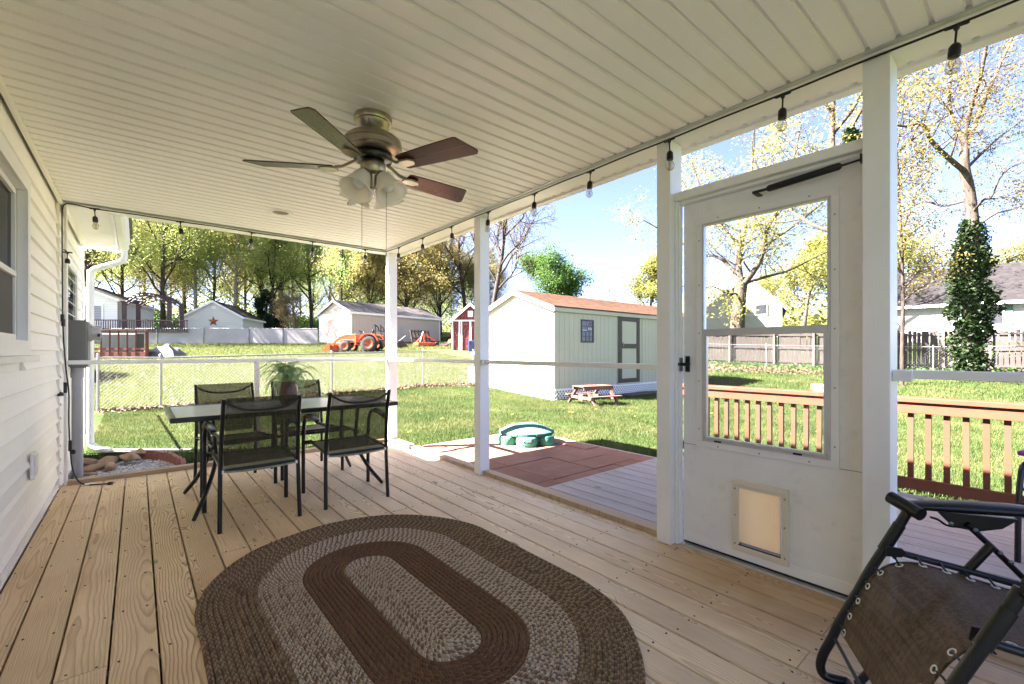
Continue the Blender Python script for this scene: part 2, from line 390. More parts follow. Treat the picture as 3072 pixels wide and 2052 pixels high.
for i in range(len(edges)-1):
    cx = (edges[i]+edges[i+1])/2
    for k in range(-5, 12):
        y = .586+.407*k
        for dx in (-.045, .045):
            if edges[i+1]-edges[i] < .1 and dx > 0: continue
            sb.lathe([(.0045, .0016), (.0045, -.002)], (cx+dx+random.uniform(-.006, .006), y+random.uniform(-.012, .012)+(.02 if y in JT.get(i, []) else 0), 0), seg=6)
            n = len(sb.v); sb.f.append(tuple(range(n-12, n-6))); sb.m.append(0)
tag(sb.build('deck_screw', M['black'], floor), kind='stuff')
j = MB()
for k in range(-5, 12): j.box(XW+.02, 2.6, .567+.407*k, .605+.407*k, -.22, -.03)
tag(j.build('joist', M['sill'], floor), kind='stuff')
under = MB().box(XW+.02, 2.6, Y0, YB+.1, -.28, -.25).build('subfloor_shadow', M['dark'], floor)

# ceiling: ribbed vinyl panels running from the house to the beam
ceil = tag(thing('porch_ceiling', (0, 0, 0), None, None), kind='structure')
def rib_mesh(x0, x1):
    prof = [(-.05, .0), (.026, 0), (.030, .003), (.033, .011), (.040, .013), (.046, .011), (.0499, .0015), (.0499, .016), (-.05, .016)]
    n = len(prof); hl = (x1-x0)/2
    b = MB().add([(-hl, y, z) for y, z in prof] + [(hl, y, z) for y, z in prof],
        [tuple(range(n)), tuple(range(n, 2*n))[::-1]] + [(i, n+i, n+(i+1) % n, (i+1) % n) for i in range(n)])
    return b
rm = rib_mesh(XW+.005, 2.372).mesh('panel'); rm.materials.append(M['ceil'])
for k in range(-22, 52):
    y = .229+.1003*k
    if y > YB-.09 or y < Y0: continue
    o = bpy.data.objects.new('panel', rm); col.objects.link(o); o.parent = ceil; o.location = ((XW+.005+2.372)/2, y+.05-.03, ZC)
rm2 = rib_mesh(2.585, 2.64).mesh('soffit_panel'); rm2.materials.append(M['ceil'])
for k in range(-22, 54):
    y = .229+.1003*k
    if y < Y0: continue
    o = bpy.data.objects.new('soffit_panel', rm2); col.objects.link(o); o.parent = ceil; o.location = (2.6125, y+.05-.03, ZC+.002)
roof = thing('porch_roof', (0, 0, 0), 'flat roof over the screened porch with white fascia and trim', 'roof')
MB().box(XW, 2.74, Y0-.1, YB+.16, 2.47, 2.55).build('roof_deck', M['gray'], roof)
MB().box(2.636, 2.70, Y0-.1, YB+.16, ZC-.010, 2.468).build('fascia', M['trim'], roof, bevel=.002)
MB().box(2.40, 2.578, Y0, YB+.1, ZC-.012, 2.466).build('header_beam', M['trim'], roof, bevel=.002)
MB().box(2.370, 2.398, Y0, YB-.07, ZC-.006, 2.46).build('trim_strip', M['alum'], roof, bevel=.001)
MB().box(XW+.03, 2.398, YB-.018, YB+.09, ZC-.014, 2.466).build('header_beam', M['trim'], roof, bevel=.002)
MB().box(XW+.03, 2.369, YB-.062, YB-.022, ZC-.008, 2.46).build('trim_strip', M['alum'], roof, bevel=.001)
MB().box(-.07, 2.634, YB+.10, YB+.16, ZC-.008, 2.468).build('fascia', M['trim'], roof, bevel=.002)
MB().box(XW, XW+.03, Y0, YB-.005, ZC-.014, ZC-.0005).build('wall_trim', M['siding'], roof, bevel=.002)

# posts, rails, sills: the screened wall frame
fr = thing('porch_frame', (0, 0, 0), 'white post and rail frame of the screened porch walls', 'porch frame')
def post(x0, x1, y0, y1, z0=0., z1=ZC-.013):
    MB().box(x0, x1, y0, y1, z0, z1).build('post', M['post'], fr, bevel=.003)
post(-.512+.03, -.462, 5.405, 5.50)
post(2.464, 2.574, 5.385, 5.485)
post(2.455, 2.565, 3.40, 3.495)
post(2.430, 2.560, 1.440, 1.530)
post(2.430, 2.570, .425, .520)
post(2.430, 2.570, -1.28, -1.19)
def slot(x0, x1, y0, y1, z0, z1, nm, m='post', bev=.003): MB().box(x0, x1, y0, y1, z0, z1).build(nm, M[m], fr, bevel=bev)
for a, b in ((3.497, 5.383), (1.532, 3.398), (-1.198, .423)):
    slot(2.484, 2.56, a, b, 1.038, 1.073, 'rail')
    MB().box(2.4835, 2.574, a+.002, b-.002, .0, .036).build('sill_plate', M['sill'], fr, bevel=.003)
slot(2.474, 2.486, 5.30, 5.384, 1.034, 1.077, 'rail_bracket'); slot(2.46, 2.484, 3.36, 3.399, 1.034, 1.077, 'rail_bracket')
slot(2.46, 2.484, .36, .424, 1.026, 1.072, 'rail_bracket')
slot(-.46, 2.462, 5.412, 5.485, 1.040, 1.076, 'rail')
slot(.968, 1.008, 5.414, 5.482, .038, 1.039, 'stud')
for (a, b) in ((-.46, 2.462),):
    MB().box(a, b, 5.406, 5.498, 0, .036).build('sill_plate', M['sill'], fr, bevel=.003)
# door casing and transom bar
slot(2.468, 2.556, .522, 1.438, 2.052, 2.10, 'transom_bar'); slot(2.50, 2.556, .522, 1.438, 2.034, 2.051, 'door_stop')
slot(2.478, 2.530, 1.422, 1.439, .0, 2.05, 'casing'); slot(2.492, 2.528, 1.414, 1.4215, .0, 2.033, 'casing')
slot(2.478, 2.530, .521, .532, .0, 2.05, 'casing')
slot(2.50, 2.60, .53, 1.41, -.01, .006, 'threshold', 'alum')

# ---------------------------------------------------------------- door
DX = 2.54
dr = thing('screen_door', (DX, 1.41, 0), 'white storm door with tall window and pet flap, black closer on top', 'door')
d0 = DX-.004
bm_ = MB()
gy0, gy1, gz0, gz1 = .655, 1.300, .622, 1.905      # hole for the window
py0, py1, pz0, pz1 = .872, 1.092, .085, .435        # hole for the pet flap
Yl, Yr, Zb, Zt = .536, 1.411, .018, 2.031
for (a, b, c, d) in ((Yl, Yr, gz1, Zt), (Yl, gy0, gz0, gz1), (gy1, Yr, gz0, gz1), (Yl, Yr, pz1, gz0), (Yl, py0, pz0, pz1), (py1, Yr, pz0, pz1), (Yl, Yr, Zb, pz0)):
    bm_.box(d0, DX+.034, a, b, c, d)
bm_.build('door_panel', M['door'], dr)
MB().box(d0-.0025, d0-.0005, Yl, Yr, .5995, .6012).build('panel_seam', M['dark'], dr)
MB().box(d0-.004, d0-.0006, Yl, Yr, .022, .075).build('kick_strip', M['trim'], dr, bevel=.001)
MB().box(d0+.004, d0+.03, Yl, Yr, .004, .0175).build('door_sweep', M['black'], dr)
def ring(b, x0, x1, y0, y1, z0, z1, wd):
    b.box(x0, x1, y0, y1, z1-wd, z1); b.box(x0, x1, y0, y1, z0, z0+wd); b.box(x0, x1, y0, y0+wd, z0+wd, z1-wd); b.box(x0, x1, y1-wd, y1, z0+wd, z1-wd); return b
wf = ring(MB(), d0-.010, d0-.0008, .627, 1.329, .597, 1.930, .036).build('window_frame', M['white'], dr, bevel=.002)
ring(MB(), d0-.014, d0+.02, .6635, 1.2925, .6335, 1.8935, .011).build('inner_frame', M['alum'], wf, bevel=.001)
MB().box(d0-.018, d0+.012, .675, 1.281, 1.242, 1.280).build('meeting_rail', M['alum'], wf, bevel=.002)
MB().box(d0-.0135, d0+.012, .680, 1.276, .6455, .661).build('lower_rail', M['alum'], wf, bevel=.002)
MB().box(d0-.013, d0+.012, .675, .690, .661, 1.242).build('sash_stile', M['alum'], wf, bevel=.001)
MB().box(d0-.013, d0+.012, 1.266, 1.281, .661, 1.242).build('sash_stile', M['alum'], wf, bevel=.001)
for y_ in (.80, 1.20): MB().box(d0-.015, d0-.0105, y_-.02, y_+.02, .636, .645).build('latch_tab', M['black'], wf)
MB().box(d0+.004, d0+.007, .676, 1.28, 1.279, 1.881).build('upper_pane', M['glass'], wf)
MB().box(d0+.001, d0+.003, .691, 1.265, .662, 1.241).build('lower_pane', M['glass'], wf)
for y_ in (.645, 1.311):
    for z_ in (.70, .98, 1.26, 1.54, 1.80):
        MB().lathe([(.004, 0), (.004, -.0015), (.0005, -.002)], (d0-.010, y_, z_), (1, 0, 0), 8).build('screw', M['steel'], wf)
for y_ in (.75, .98, 1.2):
    for z_ in (.612, 1.913): MB().lathe([(.004, 0), (.004, -.0015), (.0005, -.002)], (d0-.010, y_, z_), (1, 0, 0), 8).build('screw', M['steel'], wf)
pd = ring(MB(), d0-.014, d0-.0008, .840, 1.119, .060, .450, .034).build('pet_door', M['pet'], dr, bevel=.004)
ring(MB(), d0-.017, d0-.0145, .866, 1.094, .082, .432, .008).build('flap_trim', M['pet'], pd, bevel=.001)
t = NT('pet_flap'); n_ = t.noise(t.obj(), 14, 5, .7)
t.fin(t.mix(t.ramp(n_, [(.5, 0.), (.72, 1.)]), (.85, .74, .55), (.62, .48, .30)), .25)
tr_ = t.n('BsdfTranslucent', Color=(1, .86, .60, 1)); mx_ = t.n('MixShader', Fac=.88); t.t.links.new(t.b.outputs[0], mx_.inputs[1]); t.t.links.new(tr_.outputs[0], mx_.inputs[2]); t.t.links.new(mx_.outputs[0], t.o.inputs[0])
M['flap'] = t.m
MB().box(d0-.008, d0-.006, .882, 1.084, .112, .424).build('flap', M['flap'], pd)
MB().box(d0-.012, d0+.03, .874, 1.090, .0865, .1).build('flap_magnet', M['black'], pd)
MB().box(d0-.012, d0-.0085, .874, 1.090, .405, .424).build('flap_clamp', M['pet'], pd, bevel=.001)
for y_, z_ in ((.857, .40), (.857, .255), (.857, .10), (1.104, .40), (1.104, .255), (1.104, .10)):
    MB().lathe([(.0045, 0), (.0045, -.002), (.0005, -.0025)], (d0-.014, y_, z_), (1, 0, 0), 10).build('screw', M['steel'], pd)
h = MB().box(d0-.006, d0-.0006, 1.372, 1.400, 1.03, 1.125).build('latch', M['black'], dr, bevel=.002)
MB().tube([(d0-.006, 1.386, 1.075), (d0-.04, 1.386, 1.075)], .007, 8).build('latch_stem', M['black'], h)
MB().box(d0-.05, d0-.034, 1.350, 1.425, 1.066, 1.086).build('latch_lever', M['black'], h, bevel=.004)
MB().box(2.486, 2.520, 1.4085, 1.4138, 1.035, 1.115).build('strike_plate', M['steel'], dr, bevel=.001)
cl = MB().tube([(2.478, .925, 1.985), (2.478, .915, 1.986), (2.478, .615, 2.004), (2.478, .608, 2.004)], [.010, .0165, .0165, .011], 16).build('door_closer', M['black'], dr, 40)
MB().tube([(2.478, .61, 2.004), (2.478, .45, 2.014)], .005, 8).build('closer_rod', M['black'], cl)
MB().box(2.474, 2.480, .925, .995, 1.978, 1.991).build('closer_arm', M['black'], cl)
MB().box(2.480, 2.5355, .965, .990, 1.974, 1.978).build('closer_bracket', M['black'], cl)
MB().box(2.46, 2.496, .5295, .535, 1.99, 2.03).build('closer_jamb_bracket', M['black'], cl)

# ---------------------------------------------------------------- house wall with siding, window, gutter
hs = thing('house', (0, 0, 0), 'single storey house clad in cream lap siding beside the porch', 'house')
HY0 = -1.45  # unseen rear end of the house, shortened to open the porch to the sky
MB().box(-8.5, XW-.30, HY0, 7.60, -.35, 2.56).box(XW-.2999, XW-.02, HY0, 1.97, -.35, 2.56).box(XW-.2999, XW-.02, 3.87, 7.60, -.35, 2.56).box(XW-.2999, XW-.02, 1.9701, 3.8699, -.35, 1.14).box(XW-.2999, XW-.02, 1.9701, 3.8699, 2.15, 2.56).build('wall_core', M['siding'], hs)
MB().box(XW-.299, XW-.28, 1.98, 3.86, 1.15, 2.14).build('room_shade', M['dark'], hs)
pit = .1193; zb = [.086 - pit*2 + pit*k for k in range(22)]
def lap(y0, y1, z, nm='siding_board'):
    b = MB(); h2 = pit
    b.prism_y([(XW-.018, 0), (XW+.004, 0), (XW+.006, .004), (XW-.004, .03), (XW-.012, .085), (XW-.0145, h2-.0005), (XW-.018, h2-.0005)], 0, y1-y0)
    return b
lapm = {}
WY0, WY1, WZ0, WZ1 = 1.95, 3.80, 1.13, 2.085
for z in zb:
    segs = [(HY0, 3.95 - 2.0*(int(z*97) % 2)), (3.95 - 2.0*(int(z*97) % 2) + .002, 5.40), (5.51, 7.595)] if z > -.02 else [(5.51, 7.595)]
    if z + pit > WZ0-.03 and z < WZ1+.02: segs = [(HY0, WY0-.02), (WY1+.09, 5.40), (5.51, 7.595)]
    if z + pit > 2.47: continue
    for a, b in segs:
        key = round(b-a, 2)
        if key not in lapm: lapm[key] = lap(a, b, z).mesh('siding_board'); lapm[key].materials.append(M['siding'])
        o = bpy.data.objects.new('siding_board', lapm[key]); col.objects.link(o); o.parent = hs; o.location = (0, a, z)
MB().box(XW-.018, XW-.004, HY0, 5.40, -.02, .020).box(XW-.004, XW+.006, HY0, 5.40, 0.002, .020).build('base_trim', M['siding'], hs)
MB().box(XW-.018, XW+.006, 5.365, 5.402, 0, 2.41).build('corner_channel', M['siding'], hs)
MB().box(XW-.018, XW+.008, 7.596, 7.64, -.25, 2.44).build('corner_post', M['siding'], hs, bevel=.002)
win = ring(MB(), XW-.02, XW+.026, WY0, WY1+.085, WZ0, WZ1+.085, .085).build('window', M['white'], hs, bevel=.002)
MB().box(XW-.05, XW+.06, WY0-.03, WY1+.1, WZ0-.035, WZ0-.001).build('window_sill', M['white'], win, bevel=.003)
ring(MB(), XW-.045, XW-.0205, WY0+.085, WY1, WZ0+.085, WZ1, .035).build('sash', M['white'], win, bevel=.002)
MB().box(XW-.045, XW-.015, WY0+.12, WY1-.035, 1.575, 1.605).build('meeting_rail', M['white'], win, bevel=.002)
MB().box(XW-.040, XW-.037, WY0+.12, WY1-.035, 1.605, WZ1-.036).build('upper_pane', thin_glass('green_reflection_glass', (.12, .15, .12), .10), win)  # green of the reflection is put into the pane tint
MB().box(XW-.034, XW-.031, WY0+.12, WY1-.035, WZ0+.12, 1.575).build('insect_screen', paint('screen_mesh', (.085, .08, .075), .8, .1, 200), win)
# the second window of the house beyond the porch
w2 = ring(MB(), XW-.01, XW+.02, 5.75, 6.72, .95, 2.02, .06).build('window', M['white'], hs, bevel=.002)
MB().box(XW-.0095, XW+.004, 5.811, 6.659, 1.011, 1.959).build('window_pane', thin_glass('pale_glass', (.35, .4, .42), .2), w2)
ob = MB().box(XW+.004, XW+.022, 4.02, 4.15, .36, .52).build('outlet_block', M['siding'], hs, bevel=.004)
MB().box(XW+.0222, XW+.03, 4.04, 4.13, .385, .5).build('outlet_cover', M['white'], ob, bevel=.003)
# soffit, fascia, gutter and roof past the porch
for k in range(13):
    y = 5.60+.16*k; MB().box(XW+.01, -.20, y, y+.154, 2.438, 2.45).build('soffit_panel', M['ceil'], hs, bevel=.002)
MB().box(-.199, -.172, 5.575, 7.70, 2.425, 2.60).build('fascia', M['gutter'], hs, bevel=.002)
MB().box(XW+.0085, XW+.03, 5.51, 7.66, 2.405, 2.437).build('frieze', M['siding'], hs)
gpf = [(-.171, 2.60), (-.171, 2.44), (-.165, 2.435), (-.12, 2.435), (-.095, 2.455), (-.078, 2.50), (-.085, 2.53), (-.07, 2.555), (-.07, 2.60), (-.08, 2.6), (-.09, 2.54), (-.12, 2.447), (-.16, 2.447), (-.163, 2.60)]
MB().prism_y(gpf, 5.62, 7.70).build('gutter', M['gutter'], hs)
dsp = bez([(-.125, 7.62, 2.44), (-.125, 7.62, 2.36), (-.17, 7.63, 2.30), (-.36, 7.66, 2.21), (-.43, 7.67, 2.16), (-.445, 7.67, 2.06), (-.445, 7.67, 1.0), (-.445, 7.67, .08), (-.43, 7.66, -.01), (-.36, 7.6, -.06), (-.26, 7.5, -.075)], 5)
MB().tube(dsp, .046, 8, flat=.75).build('downspout', M['gutter'], hs, 60)
MB().prism_y([(-.045, 2.655), (-.045, 2.69), (-4.5, 4.42), (-9.0, 2.69), (-9.0, 2.6), (-4.5, 4.30), (-.17, 2.615)], HY0-.25, 7.85).build('roof', paint('house_shingle', (.12, .11, .10), .9, .3, 12), hs)  # eave raised to keep a strip of sun off the porch floor
MB().prism_y([(XW-.02, 2.56), (-4.5, 4.2), (-8.5, 2.56)], HY0, 7.59).build('gable', M['siding'], hs)
for k in range(3): MB().box(XW-.02, XW+.0, 5.51, 7.59, -.35+.1*k, -.252+.1*k).build('foundation_block', M['gray'], hs)
# electric panel, meter and conduit
ep = thing('electric_panel', (-.50, 6.0, 1.2), 'grey electric service panel with round meter on the siding past the porch', 'electric panel')
MB().box(XW+.003, -.375, 5.97, 6.32, .995, 1.455).build('panel_box', M['gray'], ep, bevel=.006)
MB().box(-.3748, -.366, 5.985, 6.305, 1.01, 1.44).build('panel_cover', M['gray'], ep, bevel=.004)
mt = MB().lathe([(.085, 0), (.085, .02), (.076, .022), (.076, .075), (.07, .088), (.0, .09)], (-.3655, 6.12, 1.34), (1, 0, 0), 24).build('meter', paint('meter_glass', (.45, .45, .44), .15, .1, 9), ep, 40)
MB().box(-.30, -.2995+.02, 6.03, 6.045, 1.30, 1.33).build('meter_label', M['black'], mt)
cd = thing('conduit_pipe', (-.45, 6.06, .4), 'thick grey plastic conduit rising from the gravel to the electric panel', 'pipe')
MB().tube([(-.445, 6.06, -.2), (-.445, 6.06, .985)], .042, 20).build('conduit', M['pipe'], cd, 40)
MB().tube([(-.445, 6.06, .90), (-.445, 6.06, .994)], .050, 20).build('coupling', M['pipe'], cd, 40)

# ================================================================ OUTSIDE DECK, railing, patio
dk = tag(thing('deck', (0, 0, 0), None, None), kind='structure')
for k in range(16):
    x0 = 2.60+.1485*k
    put_plank(dk, x0+.005, min(x0+.1435, 4.93), Y0-1, 2.775, -.03, 'graydeck', ch=.003)
MB().box(2.6, 4.90, 2.7755, 2.80, -.17, -.03).build('edge_board', paint('edge_board_paint', (.42, .37, .31), .7, .2, 20), dk)
MB().box(4.905, 4.93, -3, 2.775, -.20, -.06).build('rim_joist', M['graydeck'], dk)
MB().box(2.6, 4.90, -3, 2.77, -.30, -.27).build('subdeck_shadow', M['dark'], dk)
rl = thing('deck_railing', (4.78, 0, 0), 'orange stained wooden railing with square balusters along the outer deck edge', 'railing')
def rail_piece(nm, x0, x1, y0, y1, z0, z1):
    b = MB().box(x0-(x0+x1)/2, x1-(x0+x1)/2, (y0-y1)/2, (y1-y0)/2, z0-(z0+z1)/2, z1-(z0+z1)/2)
    o = b.build(nm, M['redwood'], rl, bevel=.003, local=True); o.location = ((x0+x1)/2-4.78, (y0+y1)/2, (z0+z1)/2)
rail_piece('cap_rail', 4.73, 4.87, -3, 2.80, .748, .786)
rail_piece('top_rail', 4.752, 4.788, -3, 2.71, .660, .747)
rail_piece('bottom_rail', 4.752, 4.788, -3, 2.71, .055, .140)
bl = MB().box(-.018, .018, -.018, .018, -.345, .345).mesh('baluster'); bl.materials.append(M['redwoodz'])
for k in range(-3, 45):
    o = bpy.data.objects.new('baluster', bl); col.objects.link(o); o.parent = rl; o.location = (4.806-4.78+.001, 2.294-.1055*k, .385+.04); 
    o.rotation_euler = (random.uniform(-.008, .008), random.uniform(-.008, .008), 0)
for y in (2.75, -.9):
    MB().box(4.745, 4.835, y-.045, y+.045, -.25, .747).build('railing_post', M['redwoodz'], rl, bevel=.003)
bk = MB().box(-.10, .10, -.045, .045, 0, .055).build('brick', paint('tan_brick', (.17, .10, .075), .85, .2, 20, .5), None, bevel=.003)
bk.location = (4.80, 1.30, .801); bk.rotation_euler = (0, 0, R(74)); tag(bk, 'tan brick lying on top of the orange deck railing', 'brick')
b2 = MB().box(-.09, .09, -.07, .07, 0, .014).build('flat_stone', paint('dark_slate', (.16, .13, .12), .8, .2, 20, .4), None, bevel=.003)
b2.location = (4.80, 1.28, .7865); b2.rotation_euler = (0, 0, R(80)); tag(b2, 'flat dark stone under the brick on the deck railing', 'stone')

# patio of square rubber pavers
pt = tag(thing('patio', (0, 0, 0), None, None), kind='structure')
def paver_mat():
    t = NT('red_paver'); o = t.obj(); rnd = t.n('ObjectInfo').outputs['Random']
    n1 = t.noise(t.pos(), 130, 2, .7); n2 = t.noise(t.pos(), 3.5, 5, .65)
    c = t.mix(t.ramp(n1, [(.35, 0.), (.7, 1.)]), (.21, .095, .060), (.31, .165, .108))
    c = t.mix(t.math('MULTIPLY', t.ramp(n2, [(.4, 0.), (.75, 1.)]), .5), c, (.40, .24, .18))
    c = t.mix(t.math('MULTIPLY', rnd, .3), c, (.24, .10, .07))
    t.bump(n1, .7, .004); return t.fin(c, .88, 0, .2)
M['paver'] = paver_mat()
gx = [2.60, 3.075, 3.705, 4.34, 4.60]; gy = [2.805, 3.07, 3.74, 4.37, 5.0, 5.26]
pm = {}
for i in range(4):
    for k in range(5):
        # the larger squares are cut in two, one way or the other, as laid
        cells = [(gx[i], gx[i+1], gy[k], gy[k+1])]
        if (i, k) in ((0, 1), (2, 0), (1, 3)): xm = (gx[i]+gx[i+1])/2; cells = [(gx[i], xm, gy[k], gy[k+1]), (xm, gx[i+1], gy[k], gy[k+1])]
        elif (i, k) in ((2, 1), (0, 3), (2, 3), (1, 4)): ym = (gy[k]+gy[k+1])/2; cells = [(gx[i], gx[i+1], gy[k], ym), (gx[i], gx[i+1], ym, gy[k+1])]
        for (a, b, c, d) in cells:
            key = (round(b-a, 3), round(d-c, 3))
            if key not in pm:
                hw, hl = (b-a)/2-.004, (d-c)/2-.004
                pm[key] = MB().box(-hw, hw, -hl, hl, -.05, 0).mesh('paver'); pm[key].materials.append(M['paver'])
            o = bpy.data.objects.new('paver', pm[key]); col.objects.link(o); o.parent = pt
            o.location = ((a+b)/2, (c+d)/2, -.082+random.uniform(-.004, .004)); o.rotation_euler = (random.uniform(-.004, .004), random.uniform(-.004, .004), random.uniform(-.006, .006))
            bv = o.modifiers.new('bevel', 'BEVEL'); bv.width = .004; bv.segments = 2
MB().box(2.58, 4.62, 2.803, 5.28, -.20, -.10).build('paver_bed', paint('sand_bed', (.20, .13, .09), .95, .3, 30), pt)
MB().box(4.605, 4.64, 2.80, 5.28, -.14, -.078).box(2.59, 4.604, 5.262, 5.29, -.14, -.085).build('patio_edging', paint('edging', (.42, .34, .27), .85, .2, 20), pt)
# ---------------------------------------------------------------- gravel bed with rocks and scalloped edging
gv = np.random.default_rng(3)
def pebbles(n, x0, x1, y0, y1, z, s0, s1):
    ico = bmesh.new(); bmesh.ops.create_icosphere(ico, subdivisions=1, radius=1); V = np.array([v.co[:] for v in ico.verts]); Fc = np.array([[v.index for v in f.verts] for f in ico.faces]); ico.free()
    P = np.stack([gv.uniform(x0, x1, n), gv.uniform(y0, y1, n), np.full(n, z) + gv.uniform(-.004, .008, n)], 1)
    s = gv.uniform(s0, s1, (n, 1, 1)) * gv.uniform(.6, 1.2, (n, 1, 3)); a = gv.uniform(0, 6.28, n)
    Vv = V[None] * s; Vv[..., 2] *= .6
    c, q = np.cos(a)[:, None], np.sin(a)[:, None]
    X = Vv[..., 0]*c - Vv[..., 1]*q; Y = Vv[..., 0]*q + Vv[..., 1]*c
    VV = np.stack([X, Y, Vv[..., 2]], -1) + P[:, None]
    return VV.reshape(-1, 3), (Fc[None] + (np.arange(n)*len(V))[:, None, None]).reshape(-1, 3)
t = NT('gravel'); t.fin(t.ramp(t.n('NewGeometry').outputs['Random Per Island'], [(0, (.62, .61, .60)), (.4, (.40, .39, .38)), (.7, (.75, .74, .72)), (1, (.28, .25, .22))]), .8); M['gravel'] = t.m
V_, F_ = pebbles(2600, -.5, .32, 5.58, 6.75, -.115, .012, .026)
tag(npmesh('gravel', V_, F_, M['gravel'], None, True), kind='stuff')
rkm = paint('field_stone', (.42, .26, .15), .8, .35, 6, .8, bsc=30)
def rock(seed, sx, sy, sz):
    rng = random.Random(seed); bm = bmesh.new(); bmesh.ops.create_icosphere(bm, subdivisions=3, radius=1)
    for v in bm.verts:
        p = v.co.copy(); k = 1 + .10*math.sin(3*p.x+seed)+.12*math.sin(4*p.y+seed*2)+.08*math.sin(5*p.z+seed)
        for q in range(4):
            d = Vector((math.sin(seed*3+q*2.1), math.cos(seed+q*1.7), math.sin(q*2.9+seed*.7))).normalized(); c = p.dot(d)
            if c > .66: p -= d*(c-.66)
        v.co = Vector((p.x*sx*k, p.y*sy*k, p.z*sz*k))
    me = bpy.data.meshes.new('rock'); bm.to_mesh(me); bm.free(); return me
RK = [(-.42, 6.72, -.03, .17, .09, .05, 'large flat tan rock at the back of the gravel bed against the downspout'), (-.24, 6.62, -.02, .12, .07, .055, 'tan rock in the middle of the gravel bed pile'), (-.06, 6.60, .00, .11, .075, .05, 'lighter tan rock at the right end of the rock pile'),
      (-.40, 6.45, -.06, .14, .08, .045, 'brown rock low at the left of the rock pile by the conduit'), (-.22, 6.38, -.05, .09, .06, .06, 'tilted brown rock in front of the rock pile'), (-.40, 6.30, -.085, .11, .05, .035, 'smallest brown rock in front, half under the pile'), (.02, 6.80, .0, .09, .06, .045, 'reddish rock behind the pile next to the scalloped bricks')]
for i, (x, y, z, a, b, c, lb) in enumerate(RK):
    o = wrap(rock(i+1, a, b, c), 'rock', None, rkm, 50); o.location = (x, y, z-.03); o.rotation_euler = (.2*math.sin(i), .25*math.cos(i*2), i*1.1)
    tag(o, lb, 'rock', 'rocks piled on the gravel bed')
ebm = paint('red_edging_brick', (.36, .15, .11), .85, .25, 18, .5)
eb = MB()
prof = [(-.07, 0), (.07, 0), (.07, .07), (.055, .095), (.03, .108), (0, .113), (-.03, .108), (-.055, .095), (-.07, .07)]
eb.prism_y(prof, -.022, .022); em = eb.mesh('edging_brick'); em.materials.append(ebm)
ed = thing('brick_edging', (.1, 6.6, -.12), 'curved border of red scalloped bricks around the gravel bed', 'garden edging')
for i in range(11):
    t_ = i/10; x = .02+.36*math.sin(t_*1.5); y = 6.86-.95*t_**1.4
    o = bpy.data.objects.new('edging_brick', em); col.objects.link(o); o.parent = ed; o.location = (x-.1, y-6.6, 0); o.rotation_euler = (random.uniform(-.1, .1), random.uniform(-.08, .08), R(-20-70*t_)+random.uniform(-.12, .12))
MB().add([(-.36, 7.52, -.10), (.5, 7.05, -.125), (.56, 7.18, -.125), (-.30, 7.68, -.10), (-.36, 7.52, -.085), (.5, 7.05, -.11), (.56, 7.18, -.11), (-.30, 7.68, -.085)],
    [(0, 3, 2, 1), (4, 5, 6, 7), (0, 1, 5, 4), (1, 2, 6, 5), (2, 3, 7, 6), (3, 0, 4, 7)]).build('splash_board', M['graydeck'], None)
tag(bpy.data.objects['splash_board'], 'weathered grey plank on the grass under the downspout outlet', 'plank')

# ================================================================ CEILING FAN
FC = (.985, 2.355)
fan = thing('ceiling_fan', (FC[0], FC[1], 2.42), 'brushed nickel ceiling fan with five mahogany blades and frosted glass lights', 'ceiling fan')
c_ = (FC[0], FC[1], 0)
MB().lathe([(.0, 2.424), (.098, 2.424), (.100, 2.40), (.096, 2.392), (.088, 2.390), (.075, 2.36), (.056, 2.345), (.052, 2.335), (.0, 2.334)], c_, seg=40).build('canopy', M['nickel'], fan, 35)
MB().lathe([(.0, 2.334), (.05, 2.334), (.08, 2.33), (.125, 2.315), (.148, 2.295), (.153, 2.275), (.149, 2.272), (.153, 2.268), (.153, 2.243), (.149, 2.24), (.145, 2.232), (.12, 2.222), (.0, 2.22)], c_, seg=48).build('motor_housing', M['nickel'], fan, 35)
MB().lathe([(.0, 2.219), (.10, 2.219), (.105, 2.205), (.10, 2.19), (.06, 2.188), (.0, 2.188)], c_, seg=32).build('flywheel', M['bronze'], fan, 35)
MB().lathe([(.0, 2.187), (.052, 2.187), (.060, 2.182), (.066, 2.165), (.066, 2.135), (.058, 2.118), (.03, 2.108), (.024, 2.06), (.018, 2.04), (.0, 2.035)], c_, seg=32).build('switch_housing', M['nickel'], fan, 35)
bpoly = [(.20, -.050), (.215, -.058), (.40, -.068), (.575, -.074), (.590, -.068), (.640, .045), (.640, .058), (.625, .074), (.40, .068), (.215, .058), (.20, .050)]
bb = MB().prism(bpoly, .007, Matrix.Translation((0, 0, -.0035))).mesh('blade'); bb.materials.append(M['fan_wood'])
ib = MB(); ib.tube([(.085, 0, 2.190), (.12, 0, 2.172), (.16, 0, 2.150), (.20, 0, 2.142)], [.012, .011, .012, .016], 10, flat=.6)
ib.prism([(.185, -.02), (.22, -.036), (.265, -.030), (.285, 0), (.265, .030), (.22, .036), (.185, .02)], .010, Matrix.Translation((0, 0, 2.128)))
im = ib.mesh('blade_iron'); im.materials.append(M['nickel']); im.shade_smooth(); im.set_sharp_from_angle(angle=R(40))
for k in range(5):
    a = R(4+72*k); bz = bpy.data.objects.new('blade', bb); col.objects.link(bz); bz.parent = fan
    bz.matrix_local = Matrix.Translation((0, 0, 2.142-2.42)) @ Matrix.Rotation(a, 4, 'Z') @ Matrix.Rotation(R(-12), 4, 'X')
    bv = bz.modifiers.new('bevel', 'BEVEL'); bv.width = .002; bv.segments = 2
    ii = bpy.data.objects.new('blade_iron', im); col.objects.link(ii); ii.parent = fan; ii.matrix_local = Matrix.Rotation(a, 4, 'Z') @ Matrix.Translation((0, 0, -2.42))
